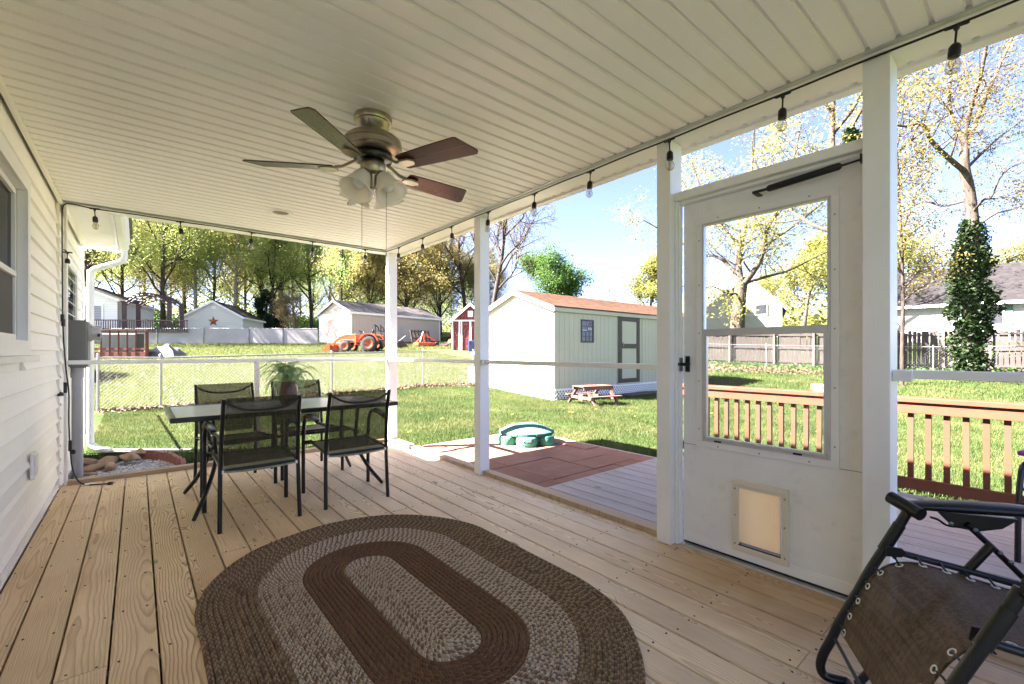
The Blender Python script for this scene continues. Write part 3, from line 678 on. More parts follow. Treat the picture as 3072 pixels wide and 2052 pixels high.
t = NT('frosted_glass'); t.fin((.90, .87, .80), .35); t.b.inputs['Transmission Weight'].default_value = .0
tr_ = t.n('BsdfTranslucent', Color=(.97, .95, .88, 1)); mx_ = t.n('MixShader', Fac=.65); t.t.links.new(t.b.outputs[0], mx_.inputs[1]); t.t.links.new(tr_.outputs[0], mx_.inputs[2]); t.t.links.new(mx_.outputs[0], t.o.inputs[0]); M['frost'] = t.m
sp = [(.022, .0), (.030, -.006), (.036, -.02), (.044, -.045), (.052, -.07), (.060, -.09), (.070, -.105), (.074, -.112), (.072, -.112), (.058, -.091), (.05, -.07), (.042, -.045), (.034, -.02), (.022, -.004)]
shm = MB().lathe(sp, seg=28).mesh('lamp_shade'); shm.materials.append(M['frost']); shm.shade_smooth()
for k in range(4):
    a = R(25+90*k); dx, dy = math.cos(a), math.sin(a)
    tl = Vector((dx*.50, dy*.50, -.86)).normalized(); p = Vector((dx*.062, dy*.062, 2.108-2.42))
    MB().tube([Vector((dx*.03, dy*.03, 2.125-2.42)), p - tl*.005, p + tl*.016], [.012, .016, .024], 12).build('lamp_arm', M['nickel'], fan, 40, local=True)
    o = bpy.data.objects.new('lamp_shade', shm); col.objects.link(o); o.parent = fan
    o.matrix_local = Matrix.Translation(p + tl*.008) @ (-tl).to_track_quat('Z', 'Y').to_matrix().to_4x4() @ Matrix.Scale(1.17, 4)
    bu = MB().lathe([(.0, .0), (.013, .0), (.013, -.03), (.026, -.055), (.028, -.07), (.018, -.088), (.0, -.092)], seg=14).build('bulb', M['white'], o, 60, local=True)
for dx, dy, z in ((-.046, .041, 1.652), (.055, -.047, 1.668)):
    p = (FC[0]+dx, FC[1]+dy)
    MB().tube([(FC[0]+dx*.8, FC[1]+dy*.8, 2.125), (p[0], p[1], 2.09), (p[0], p[1], z+.02)], .0014, 6).tube([(p[0], p[1], z+.022), (p[0], p[1], z)], .003, 8).build('pull_chain', M['nickel'], fan)
rc = thing('recessed_light', (1.005, 4.49, 2.42), 'round white recessed light in the porch ceiling beyond the fan', 'ceiling light')
MB().lathe([(.066, ZC-.003), (.070, ZC-.010), (.092, ZC-.012), (.100, ZC-.006), (.100, ZC+.004)], (1.005, 4.49, 0), seg=36).build('trim_ring', M['trim'], rc, 50)
MB().lathe([(.0, ZC-.003), (.067, ZC-.003), (.067, ZC+.004)], (1.005, 4.49, 0), seg=30).build('lamp_face', paint('lamp_face', (.22, .18, .12), .5), rc)

# ================================================================ STRING LIGHTS
sl = thing('string_light', (0, 0, 0), 'black cable of clear bulb string lights clipped along the ceiling edge', 'string lights')
rB = [(2.405, y) for y in (.223, .825, 1.43, 2.029, 2.598, 3.205, 3.815, 4.399, 4.99)]
path = [(2.403, -1.8, 2.402), (2.403, -.4, 2.408)]
for x, y in rB: path += [(x-.004, y-.3, 2.403), (x-.004, y, 2.400)]
path += [(2.39, 5.25, 2.402), (2.36, 5.335, 2.405)]
bB = [(x, 5.335) for x in (2.131, 1.526, .919, .318, -.284)]
for x, y in bB: path += [(x, y, 2.398), (x-.3, y, 2.402)]
path = path[:-1] + [(-.42, 5.345, 2.412), (-.47, 5.36, 2.405), (-.488, 5.385, 2.36), (-.490, 5.393, 2.25), (-.489, 5.394, 1.9), (-.487, 5.393, 1.45)]
MB().tube(bez(path, 5), .0048, 6).build('cable', M['black'], sl, 60)
sm = MB(); sm.tube([(-.035, 0, 0), (-.03, 0, 0), (.03, 0, 0), (.035, 0, 0)], [.005, .0075, .0075, .005], 8)
sm.lathe([(.0095, .004), (.0095, -.012), (.0042, -.02), (.0036, -.045), (.004, -.062), (.012, -.068), (.0185, -.078), (.0195, -.105), (.0185, -.117), (.0, -.117)], seg=14)
sme = sm.mesh('socket'); sme.materials.append(M['black']); sme.shade_smooth(); sme.set_sharp_from_angle(angle=R(40))
bme = MB().lathe([(.0, -.112), (.013, -.113), (.0145, -.122), (.019, -.132), (.0235, -.145), (.0240, -.155), (.0205, -.168), (.012, -.177), (.0, -.180)], seg=18).mesh('bulb'); bme.materials.append(M['bulbglass']); bme.shade_smooth()
fme = MB().tube(bez([(-.004, 0, -.116), (-.006, 0, -.15), (-.002, 0, -.16), (.0, 0, -.135), (.002, 0, -.16), (.006, 0, -.15), (.004, 0, -.116)], 4), .0008, 5).mesh('filament'); fme.materials.append(M['nickel'])
for k, (x, y, along) in enumerate([(x, y, 1) for x, y in rB] + [(x, y, 0) for x, y in bB]):
    z = 2.398; rz = R(90) if along else 0
    s = bpy.data.objects.new('socket', sme); col.objects.link(s); s.parent = sl; s.location = (x, y, z); s.rotation_euler = (random.uniform(-.03, .03), random.uniform(-.08, .08), rz)
    for nm, me in (('bulb', bme), ('filament', fme)):
        b = bpy.data.objects.new(nm, me); col.objects.link(b); b.parent = s
for z in (2.0,):
    s = bpy.data.objects.new('socket', sme); col.objects.link(s); s.parent = sl; s.location = (-.455, 5.37, z-.0); s.scale = (.9, .9, .8)
    MB().tube(bez([(-.489, 5.39, z+.02), (-.475, 5.37, z+.02), (-.460, 5.37, z+.005)], 4), .004, 6).build('socket_lead', M['black'], sl)
ex = thing('extension_cord', (0, 0, 0), 'black outdoor extension cord hanging down the corner post onto the deck', 'cord')
ep_ = bez([(-.487, 5.393, 1.47), (-.484, 5.392, 1.36), (-.478, 5.388, 1.20), (-.465, 5.385, 1.0), (-.448, 5.38, .8), (-.448, 5.38, .6), (-.445, 5.38, .45), (-.437, 5.378, .28), (-.425, 5.372, .15), (-.395, 5.355, .055), (-.35, 5.32, .012), (-.27, 5.26, .008), (-.19, 5.22, .01)], 5)
MB().tube(ep_, .0055, 7).build('cord', M['black'], ex, 60)
for i, (z, x) in enumerate(((1.44, -.487), (1.40, -.482))): MB().tube([(x, 5.39, z+.03), (x, 5.388, z-.03)], .013, 8).build('plug', M['black'], ex, 40)
for x, z in ((-.470, .83), (-.440, .33)):
    MB().tube([(x, 5.385, z+.06), (x, 5.385, z-.03)], .012, 8).build('connector', M['black'], ex, 40)
    MB().lathe([(.006, .0), (.016, -.006), (.022, -.02), (.022, -.034), (.0, -.034)], (x-.028 if z > .5 else x+.02, 5.375, z-.02), seg=10).build('outlet_end', M['black'], ex, 40)
MB().box(-.345, -.285, 5.285, 5.315, .004, .018).build('cord_tag', M['white'], ex, bevel=.003)
MB().tube([(-.19, 5.22, .010), (-.165, 5.205, .013)], .014, 8).build('plug', M['black'], ex, 40)
for d in (-.005, .005): MB().tube([(-.165, 5.205+d, .016), (-.145, 5.195+d, .018)], .0022, 6).build('prong', M['steel'], ex)

# ================================================================ BRAIDED RUG
def braid(name, cols, pitch=.0115, tight=1.0):
    t = NT(name); uv = t.n('UVMap').outputs[0]; u, v, _ = t.xyz(uv)
    rnd = t.n('ObjectInfo').outputs['Random']
    vf = t.math('FRACT', v); ab = t.math('ABSOLUTE', t.math('SUBTRACT', vf, .5)); side = t.math('GREATER_THAN', vf, .5)
    ph = t.math('ADD', t.math('DIVIDE', u, pitch), t.math('ADD', t.math('MULTIPLY', ab, -1.5), t.math('ADD', t.math('MULTIPLY', side, .5), t.math('MULTIPLY', rnd, 9.))))
    cell = t.math('FLOOR', ph); fr_ = t.math('FRACT', ph)
    wr = t.n('TexWhiteNoise', Vector=t.vec(cell, side, rnd)).outputs[0]
    wn = t.math('FRACT', t.math('ADD', t.math('MULTIPLY', cell, .3334), t.math('ADD', t.math('MULTIPLY', side, .4), t.math('MULTIPLY', wr, .34))))
    c = t.ramp(wn, cols, 'CONSTANT')
    fn = t.noise(t.vec(t.math('MULTIPLY', u, 900.), t.math('MULTIPLY', v, 12.), rnd), 1., 3, .7)
    c = t.mix(t.math('MULTIPLY', fn, .45), c, (.03, .018, .010))
    hgt = t.math('SINE', t.math('MULTIPLY', fr_, PI)); mid = t.math('MULTIPLY', t.ramp(ab, [(0., 0.), (.12, 1.)]), hgt)
    c = t.mix(t.ramp(mid, [(0., .42), (.35, 0.)]), c, (.012, .008, .005))  # shade in the creases between strands is put into the colour
    t.bump(mid, .9, .004); return t.fin(c, .95, 0, .1)
br1 = braid('braid_olive_brown', [(0, (.20, .122, .070)), (.34, (.285, .185, .108)), (.66, (.47, .345, .215))])
br2 = braid('braid_oatmeal', [(0, (.30, .185, .12)), (.34, (.60, .46, .33)), (.66, (.82, .70, .54))], .0105)
br3 = braid('braid_chocolate', [(0, (.225, .122, .070)), (.4, (.26, .145, .085)), (.75, (.185, .098, .055))], .012)
rug = thing('oval_rug', (.95, 1.92, 0), 'large oval braided rug in brown and oatmeal bands on the deck boards', 'rug')
NR = 35; wR = .76/NR
for i in range(NR):
    ri = i*wR; ro = ri+wR; rc_ = (ri+ro)/2
    m = br2 if rc_ < .13 else br3 if rc_ < .318 else br2 if rc_ < .525 else br1
    hs_ = .39; na = max(12, int(12+rc_*60)); pts = []
    for k in range(na+1): a = PI*k/na; pts.append((math.cos(a), math.sin(a), 1))
    for k in range(1, 14): pts.append((-1, 0, 1-2*k/14))
    for k in range(na+1): a = PI+PI*k/na; pts.append((math.cos(a), math.sin(a), -1))
    for k in range(1, 14): pts.append((1, 0, -1+2*k/14))
    pr = [(0.02, .004), (.18, .0105), (.5, .013), (.82, .0105), (.98, .004)]
    me = bpy.data.meshes.new('braid'); vs = []; L = [0.]; wob = random.uniform(0, 6)
    n = len(pts)
    def P_(k, f):
        cx, sy, e = pts[k % n]; th_ = math.atan2(sy, cx) + (0 if 0 else k*0); r = ri + (f*wR) + .0012*math.sin(k*.7+wob) + (ri/.76)**2*(.007*math.sin(2*th_+.8)+.004*math.sin(5*th_+2)+.0025*math.sin(9*th_)); ex_ = .008*math.sin(rc_*9)
        return (cx*r, sy*r + e*hs_ + ex_*0, 0)
    for k in range(n):
        for f, hz in pr:
            p = P_(k, f); vs.append((p[0], p[1], hz + .0012*math.sin(p[0]*9+p[1]*5)))
    for k in range(1, n+1):
        a, b = P_(k-1, .5), P_(k, .5); L.append(L[-1]+math.dist(a, b))
    q = len(pr); fs = []; uvs = []
    for k in range(n):
        for s_ in range(q-1):
            a0, a1 = k*q+s_, k*q+s_+1; b0, b1 = ((k+1) % n)*q+s_, ((k+1) % n)*q+s_+1
            fs.append((a0, b0, b1, a1)); uvs += [(L[k], pr[s_][0]), (L[k+1], pr[s_][0]), (L[k+1], pr[s_+1][0]), (L[k], pr[s_+1][0])]
    me.from_pydata(vs, [], fs); ul = me.uv_layers.new(name='UVMap')
    ul.data.foreach_set('uv', np.array(uv_ := uvs, np.float32).ravel()); me.update()
    bm2 = bmesh.new(); bm2.from_mesh(me); bm2.normal_update(); bm2.faces.ensure_lookup_table()
    if bm2.faces[0].normal.z < 0: bmesh.ops.reverse_faces(bm2, faces=bm2.faces)
    bm2.to_mesh(me); bm2.free()
    wrap(me, 'braid', rug, m, 180, local=True)
# ================================================================ DINING TABLE AND CHAIRS
tb = thing('patio_table', (.97, 4.14, 0), 'rectangular patio table with frosted glass top and dark curved legs', 'table')
TX0, TX1, TY0, TY1, TZ = .165, 1.78, 3.70, 4.56, .71
fr2 = MB()
fp = [(-.016, -.03), (.014, -.03), (.02, -.018), (.02, -.004), (.012, .003), (-.016, .003)]
for a, b, c, d in ((TX0, TX1, TY0, TY0+.036), (TX0, TX1, TY1-.036, TY1), (TX0, TX0+.036, TY0+.0365, TY1-.0365), (TX1-.036, TX1, TY0+.0365, TY1-.0365)):
    MB().box(a, b, c, d, TZ-.034, TZ).build('table_frame', M['bronze'], tb, bevel=.008)
t = NT('frosted_table_glass'); n_ = t.noise(t.obj(), 160, 2)
t.fin((.80, .86, .82), .2, 0, .7); t.bump(n_, .06, .001); M['tglass'] = t.m
MB().box(TX0+.0365, TX1-.0365, TY0+.0365, TY1-.0365, TZ-.010, TZ-.004).build('glass_top', M['tglass'], tb)
for sx, fx, tx in ((-1, .295, .43), (1, 1.64, 1.51)):
    for fy, ty in ((3.72, 3.95), (4.49, 4.33)):
        MB().tube(bez([(tx, ty, .675), (tx+.01*sx*-1, ty, .52), (tx-.015*sx*-1*-1, ty, .34), (tx+(fx-tx)*.35, ty+(fy-ty)*.4, .16), (fx, fy, .008)], 6), [.021]*24 + [.017], 10, flat=.7).build('leg', M['bronze'], tb, 50)
    MB().tube([(tx, 3.95, .44), (tx, 4.33, .44)], .013, 8).build('cross_bar', M['bronze'], tb, 50)
    MB().tube([(tx, 3.93, .672), (tx, 4.35, .672)], .016, 8).build('top_bar', M['bronze'], tb, 50)
MB().tube([(.43, 4.14, .44), (1.51, 4.14, .44)], .013, 8).build('stretcher', M['bronze'], tb, 50)
def make_chair(lab):
    t = thing('patio_chair', (0, 0, 0), lab, 'chair', 'dark sling patio chairs around the glass table')
    ORG[t.name] = None; B = dict(local=True)
    m = M['bronze']
    for s in (-1, 1):
        MB().tube(bez([(s*.237, -.255, 0), (s*.234, -.240, .2), (s*.231, -.232, .40), (s*.228, -.245, .55), (s*.224, -.275, .72), (s*.222, -.315, .855)], 5), .0135, 10).build('back_post', m, t, 50, **B)
        MB().tube(bez([(s*.268, .255, 0), (s*.268, .255, .2), (s*.268, .252, .42), (s*.268, .235, .56), (s*.268, .17, .63), (s*.266, .05, .642), (s*.262, -.06, .632), (s*.258, -.13, .622)], 5), .0145, 10).build('front_leg', m, t, 50, **B)
        MB().tube([(s*.258, -.13, .622), (s*.245, -.20, .615), (s*.228, -.257, .61)], .010, 8).build('arm_link', m, t, 50, **B)
        MB().tube(bez([(s*.268, .20, .612), (s*.268, .10, .655), (s*.264, -.02, .652), (s*.260, -.135, .635)], 5), [.018, .024] + [.026]*12 + [.024, .014], 12, flat=.42, up=(1, 0, 0)).build('armrest', m, t, 60, **B)
        MB().tube([(s*.231, -.232, .395), (s*.224, -.20, .40), (s*.222, .20, .425), (s*.262, .252, .415)], .0115, 8).build('seat_rail', m, t, 50, **B)
    MB().tube([(-.262, .225, .41), (.262, .225, .41)], .012, 8).build('front_bar', m, t, 50, **B)
    MB().tube([(-.23, -.226, .385), (.23, -.226, .385)], .012, 8).build('rear_bar', m, t, 50, **B)
    MB().tube(bez([(-.222, -.312, .835), (-.12, -.325, .785), (0, -.33, .773), (.12, -.325, .785), (.222, -.312, .835)], 5), .0085, 8).build('top_bar', m, t, 50, **B)
    def sheet(rows, half, nx=9, sag=.0):
        v = []; n = len(rows)
        for (y, z, hw) in rows:
            for k in range(nx): u = -1+2*k/(nx-1); v.append((u*hw, y - sag*(1-u*u)*0, z - sag*(1-u*u)))
        V = v + [(a, b-.0, c-.0025) for a, b, c in v]; o = n*nx
        f = [(i*nx+k, i*nx+k+1, (i+1)*nx+k+1, (i+1)*nx+k) for i in range(n-1) for k in range(nx-1)]
        return v, f
    rows = [(-.262+.0, .425, .215), (-.243, .50, .214), (-.256, .60, .213), (-.278, .72, .210), (-.300, .80, .208), (-.316, .858, .207)]
    v, f = sheet(rows, 0)
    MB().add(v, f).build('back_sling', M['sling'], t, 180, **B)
    rows = [(-.245, .375, .214), (-.228, .398, .214), (-.18, .404, .213), (-.05, .405, .213), (.1, .413, .213), (.19, .423, .213), (.232, .417, .213), (.242, .392, .213)]
    v, f = sheet(rows, 0, sag=.012)
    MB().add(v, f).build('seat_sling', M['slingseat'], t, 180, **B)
    for s in (-1, 1): MB().box(s*.218-.006, s*.218+.006, -.25, -.222, .372, .392).build('sling_clip', M['white'], t, **B)
    return t
ch = make_chair('dark sling patio chair nearest the camera at the left of the glass table')
ch.location = (.638, 3.618, 0); ch.rotation_euler = (0, 0, 0)
for (x, y, rz, lb) in ((1.300, 3.628, R(-1.5), 'dark sling patio chair at the near right side of the glass table'), (.645, 4.572, R(184), 'dark sling patio chair across the table, left of the fern'), (1.262, 4.66, R(181), 'dark sling patio chair across the table, partly hidden by the fern')):
    c = dup(ch); c.location = (x, y, 0); c.rotation_euler = (0, 0, rz); c['label'] = lb
# ---- fern in a brown pot
pf = thing('potted_fern', (.99, 4.18, TZ), 'pale green arching fern in a round brown pot on the glass table', 'potted plant')
MB().lathe([(.0, .002), (.05, .002), (.056, .01), (.075, .05), (.083, .10), (.076, .15), (.066, .168), (.072, .178), (.070, .19), (.060, .188), (.058, .165), (.0, .16)], (.99, 4.18, TZ-.003), seg=28).build('pot', paint('brown_glaze', (.115, .052, .022), .35, .3, 12), pf, 50)
frm = foliage('fern_leaf', [(.24, .36, .14), (.36, .50, .24), (.56, .66, .42)], .5)
def frond(seed):
    rng = random.Random(seed); L = rng.uniform(.22, .34); b = MB(); n = 30; pts = []
    rise = rng.uniform(.08, .17)
    for i in range(n+1):
        t_ = i/n; pts.append(Vector((L*t_**.85, .02*math.sin(t_*3+seed), rise*math.sin(min(1, t_*1.25)*PI*.55)*1.3 - .20*t_**2.6*(.6+rise*4))))
    b.tube(pts, .0012, 4)
    for i in range(3, n):
        d = (pts[i+1]-pts[i]).normalized() if i < n else Vector((1, 0, 0)); w_ = .034*math.sin(PI*(i/n)**.7)+.004
        for s in (-1, 1):
            sd_ = Vector((0, s, -.25)).normalized(); p = pts[i]; q = p + sd_*w_ + d*w_*.35
            h_ = d*.0042
            b.add([p-h_, p+h_, q*.35+p*.65+h_*1.3, q, q*.35+p*.65-h_*1.3], [(0, 1, 2, 3, 4)])
    return b.mesh('frond')
fm = [frond(i) for i in range(6)]
for m_ in fm: m_.materials.append(frm)
for i in range(44):
    o = bpy.data.objects.new('frond', fm[i % 6]); col.objects.link(o); o.parent = pf; o.location = (random.uniform(-.02, .02), random.uniform(-.02, .02), .165)
    o.rotation_euler = (0, R(random.uniform(-38, 8)), i*2.399+random.uniform(-.2, .2)); s = random.uniform(.6, 1.0); o.scale = (s, s, s)

# ================================================================ ZERO GRAVITY LOUNGE CHAIR
lc = thing('lounge_chair', (1.9, .3, 0), 'brown mesh reclining lounge chair with black tube frame and laced eyelets', 'lounge chair')
lat = Vector((.871, .492, 0)); fwd = Vector((-.492, .871, 0)); zz_ = Vector((0, 0, 1))
CP = 1.846; OR = lat*CP + fwd*(-.646)       # far pivot height line foot: far plane origin under the pivot
def LP(w_, a, z): return OR - lat*w_ + fwd*a + zz_*z     # w: 0 far side, .527 near side
W_ = .527
def far(u, v, w_=0.):       # numbers are (a, z) metres, kept here as a table built once from measurements
    return None
# side tube from armrest knuckle, past the pivot, down along the leg rest to the floor (a, z)
side = [(-.058, .628), (-.027, .561), (.000, .503), (.022, .461), (.056, .390), (.080, .334), (.107, .276), (.135, .213), (.157, .151), (.180, .097), (.189, .050), (.172, .020), (.11, .016)]
for w_ in (0, W_):
    MB().tube(bez([LP(w_, a, z) for a, z in side], 6), .0145, 14).build('side_tube', M['blackmetal'], lc, 60)
    MB().tube([LP(w_, -.035, .578), LP(w_, .010, .485)], .0172, 14).build('sleeve', M['black'], lc, 60)
MB().tube([LP(0, .11, .016), LP(W_, .11, .016)], .0135, 12).build('foot_bar', M['blackmetal'], lc, 60)
MB().tube([LP(0, .150, .165), LP(W_, .150, .165)], .006, 8).build('rest_bar', M['blackmetal'], lc, 60)
# seat rails going back
seat = [(.004, .495), (-.093, .477), (-.20, .459), (-.343, .432), (-.50, .415)]
for w_ in (.012, W_-.012):
    MB().tube(bez([LP(w_, a, z) for a, z in seat], 5), .0105, 10).build('seat_rail', M['blackmetal'], lc, 60)
    MB().tube(bez([LP(w_+.01*(1 if w_ < .2 else -1)*-1, a, z) for a, z in [(-.49, .36), (-.56, .58), (-.68, .80), (-.84, 1.0)]], 5), .0115, 10).build('back_tube', M['blackmetal'], lc, 60)
    MB().prism([(-.015, -.022), (.030, -.020), (.045, -.004), (.032, .010), (-.010, .012)], .008, Matrix.Translation(LP(w_+(.016 if w_ < .2 else -.026), 0, .497)) @ Matrix((-fwd, zz_, lat)).transposed().to_4x4()).build('bracket', M['black'], lc, bevel=.002)
# armrests
for w_ in (-.012, W_+.012):
    kn = MB().tube([LP(w_-(.045 if w_ < .2 else -.005), -.030 if w_ < .2 else -.055, .650 if w_ < .2 else .637), LP(w_+.045, -.078, .626)], [.021, .021], 16).build('arm_knuckle', M['black'], lc, 50)
    vs = []; secs = [(-.062, .024, .010), (-.10, .032, .014), (-.20, .038, .017), (-.32, .038, .016), (-.44, .034, .013), (-.52, .022, .008)]
    ab = MB()
    for a, hw, hh in secs:
        for k in range(12):
            an = 2*PI*k/12; cs, sn = math.cos(an), math.sin(an)
            vs.append(LP(w_ - hw*math.copysign(abs(cs)**.7, cs), a, .645 + .012*math.sin((a+.09)*-6) + hh*math.copysign(abs(sn)**.8, sn)))
    n = len(secs); fs = [(i*12+k, i*12+(k+1) % 12, (i+1)*12+(k+1) % 12, (i+1)*12+k) for i in range(n-1) for k in range(12)] + [tuple(range(12)), tuple(range((n-1)*12, n*12))[::-1]]
    ab.add(vs, fs); ab.build('armrest', M['black'], lc, 60)
    MB().prism([(.02, 0), (.06, -.045), (.12, -.052), (.18, -.035), (.22, 0)], .018, Matrix.Translation(LP(w_, -.12, .628)) @ Matrix((-fwd, zz_, lat)).transposed().to_4x4()).build('lock_bracket', M['black'], lc, bevel=.003)
    MB().tube(bez([LP(w_+.012, -.115, .612), LP(w_+.014, -.135, .606), LP(w_+.014, -.155, .592), LP(w_+.014, -.185, .590)], 4), .006, 8, flat=.6).build('lock_lever', M['black'], lc, 60)
    MB().tube([LP(w_+.004, -.21, .60), LP(w_+.004, -.283, .523), LP(w_+.004, -.40, .39), LP(w_+.004, -.72, .02)], .0095, 10).build('link_arm', M['blackmetal'], lc, 60)
    MB().tube([LP(w_+.02, -.262, .545), LP(w_+.02, -.205, .458), LP(w_+.02, -.02, .18), LP(w_+.02, .085, .02)], .0125, 12).build('rear_leg', M['blackmetal'], lc, 60)
    for a, z in ((-.165, .60), (-.225, .588), (-.258, .538), (-.285, .525), (-.31, .50)) if w_ > .2 else ((-.165, .60), (-.225, .588), (-.258, .538), (-.285, .525), (-.31, .50), (-.035, .487), (-.018, .468)):
        MB().lathe([(.0065, 0), (.0065, -.004), (.003, -.006), (.0, -.006)], LP(w_+.017, a, z), lat, 10).build('rivet', M['steel'], lc, 60)
# sling: leg rest panel + seat panel
def slg(rows, nx=15, bow=.016):
    v = []
    for i, (a, z, w0, w1) in enumerate(rows):
        for k in range(nx):
            u = k/(nx-1); b = bow*math.sin(PI*u)
            v.append(LP(w0+(w1-w0)*u, a - b*.7, z - b*.7))
    n = len(rows); return MB().add(v, [(i*nx+k, i*nx+k+1, (i+1)*nx+k+1, (i+1)*nx+k) for i in range(n-1) for k in range(nx-1)])
leg = [(0.137, 0.196, .042, W_-.042), (0.131, 0.224, .042, W_-.042), (0.121, 0.262, .042, W_-.042), (0.106, 0.301, .042, W_-.042), (0.088, 0.341, .042, W_-.042), (0.068, 0.381, .042, W_-.042), (0.044, 0.419, .042, W_-.042), (0.014, 0.45, .042, W_-.042), (-0.025, 0.466, .042, W_-.042), (-0.068, 0.47, .042, W_-.042), (-0.12, 0.462, .042, W_-.042), (-0.2, 0.444, .042, W_-.042), (-0.3, 0.424, .042, W_-.042), (-0.4, 0.408, .042, W_-.042), (-0.47, 0.42, .042, W_-.042), (-0.53, 0.5, .042, W_-.042), (-0.6, 0.64, .042, W_-.042), (-0.7, 0.8, .042, W_-.042), (-0.84, 0.98, .042, W_-.042)]
slg(leg).build('sling', M['lounge'], lc, 180)
for w_, sg in ((.046, 1), (W_-.046, -1)):
    hm = [LP(w_-.004*sg, a, z+.001) for a, z, _, _ in leg]
    MB().tube(bez(hm, 3), .0030, 6).build('hem', M['lounge'], lc, 60)
rg = MB(); tor = []
for i in range(14):
    a = 2*PI*i/14
    for k in range(6): b = 2*PI*k/6; tor.append(((.0092+.0023*math.cos(b))*math.cos(a), (.0092+.0023*math.cos(b))*math.sin(a), .0018*math.sin(b)))
rg.add(tor, [(i*6+k, ((i+1) % 14)*6+k, ((i+1) % 14)*6+(k+1) % 6, i*6+(k+1) % 6) for i in range(14) for k in range(6)])
rgm = rg.mesh('eyelet'); rgm.materials.append(paint('eyelet_enamel', (.82, .80, .74), .3, .02)); rgm.shade_smooth()
def along(lst, s):
    tot = [0]
    for p, q in zip(lst[:-1], lst[1:]): tot.append(tot[-1]+math.dist(p[:2], q[:2]))
    x = s*tot[-1]
    for i in range(len(tot)-1):
        if tot[i+1] >= x: f = (x-tot[i])/(tot[i+1]-tot[i]); return tuple(lst[i][k]*(1-f)+lst[i+1][k]*f for k in range(2)), (lst[i+1][0]-lst[i][0], lst[i+1][1]-lst[i][1])
    return lst[-1][:2], (1, 0)
for w_, tw in ((.058, 0), (W_-.058, W_)):
    for i in range(24):
        (a, z), (da, dz) = along(leg, .012+i*.041)
        n_ = Vector((fwd*(-dz) + zz_*da)).normalized(); p = LP(w_, a, z) - (n_*.003 if n_.z < 0 else n_*-.003)
        o = bpy.data.objects.new('eyelet', rgm); col.objects.link(o); o.parent = lc
        o.matrix_local = Matrix.Translation(p - ORG[lc.name]) @ n_.to_track_quat('Z', 'Y').to_matrix().to_4x4()
        ta, tz = (a+.035, z+.018) if a > 0 else (a, z+.014)
        if a > 0:
            best = min(bez([Vector((q[0], q[1], 0)) for q in side], 8), key=lambda q: (q.x-a-.02)**2+(q.y-z-.01)**2); ta, tz = best.x, best.y
        MB().tube([p, (p+LP(tw, ta, tz))/2 + zz_*.004, LP(tw, ta, tz)], .0032, 6).build('lace', M['black'], lc, 60)

# ---- purple folding chair on the outer deck, only its edge in view
pc = thing('folding_chair', (4.02, -.22, -.03), 'black tube folding chair with purple sling at the right edge of the deck', 'chair')
ORG[pc.name] = None; B = dict(local=True)
pur = paint('purple_fabric', (.20, .035, .26), .6, .15, 30)
for s in (-.26, .26):
    MB().tube(bez([(.30, s, 0), (.29, s, .30), (.26, s, .47), (.20, s, .54), (-.12, s, .60), (-.22, s, .90)], 6), .014, 10).build('frame_tube', M['blackmetal'], pc, 50, **B)
    MB().tube(bez([(-.28, s*.95, 0), (-.2, s*.95, .25), (.05, s*.95, .42), (.24, s*.95, .40)], 6), .013, 10).build('rear_leg', M['blackmetal'], pc, 50, **B)
    MB().tube([(.25, s*.9, 0), (.25, s*.9, .40)], .012, 10).build('inner_leg', M['blackmetal'], pc, 50, **B)
    MB().box(-.12, .22, s-.028, s+.028, .585, .612).build('armrest', pur, pc, bevel=.008, **B)
MB().tube([(.29, -.26, .33), (.29, .26, .33)], .013, 10).build('front_bar', M['blackmetal'], pc, 50, **B)
MB().box(-.18, .27, -.24, .24, .385, .400).build('seat', pur, pc, bevel=.004, **B)
MB().prism_x([(-.235, .45), (.235, .45), (.235, .92), (-.235, .92)], -.19, -.178).build('backrest', pur, pc, bevel=.004, **B)
pc.rotation_euler = (0, 0, R(165))

# ================================================================ TURTLE SANDBOX
tu = thing('turtle_sandbox', (4.09, 4.58, -.08), 'green plastic turtle shaped sandbox with lid on the red patio', 'sandbox')
ORG[tu.name] = None; B = dict(local=True)
def plas(name, c1, c2):
    t = NT(name); o = t.obj(); n = t.noise(o, 5, 4, .6); c = t.mix(n, c1, c2); t.bump(t.noise(o, 60, 3), .08, .004); return t.fin(c, .8, 0, .08)
mint = plas('mint_plastic', (.05, .21, .135), (.085, .265, .175)); teal = plas('faded_teal_plastic', (.05, .125, .105), (.08, .16, .14))
def lobe(cx, cy, rx, ry, z1, nm='foot', ang=0):
    b = MB(); prof = [(0, 1.0), (.80, 1.0), (.93, .96), (1.0, .84), (1.02, .5), (.99, .14), (.95, .0)]; seg = 28
    vs = [(cx+rx*r*math.cos(2*PI*k/seg+ang), cy+ry*r*math.sin(2*PI*k/seg+ang), z1*h) for r, h in prof for k in range(seg)]
    b.add(vs, [(i*seg+k, (i+1)*seg+k, (i+1)*seg+(k+1) % seg, i*seg+(k+1) % seg) for i in range(len(prof)-1) for k in range(seg)])
    return b
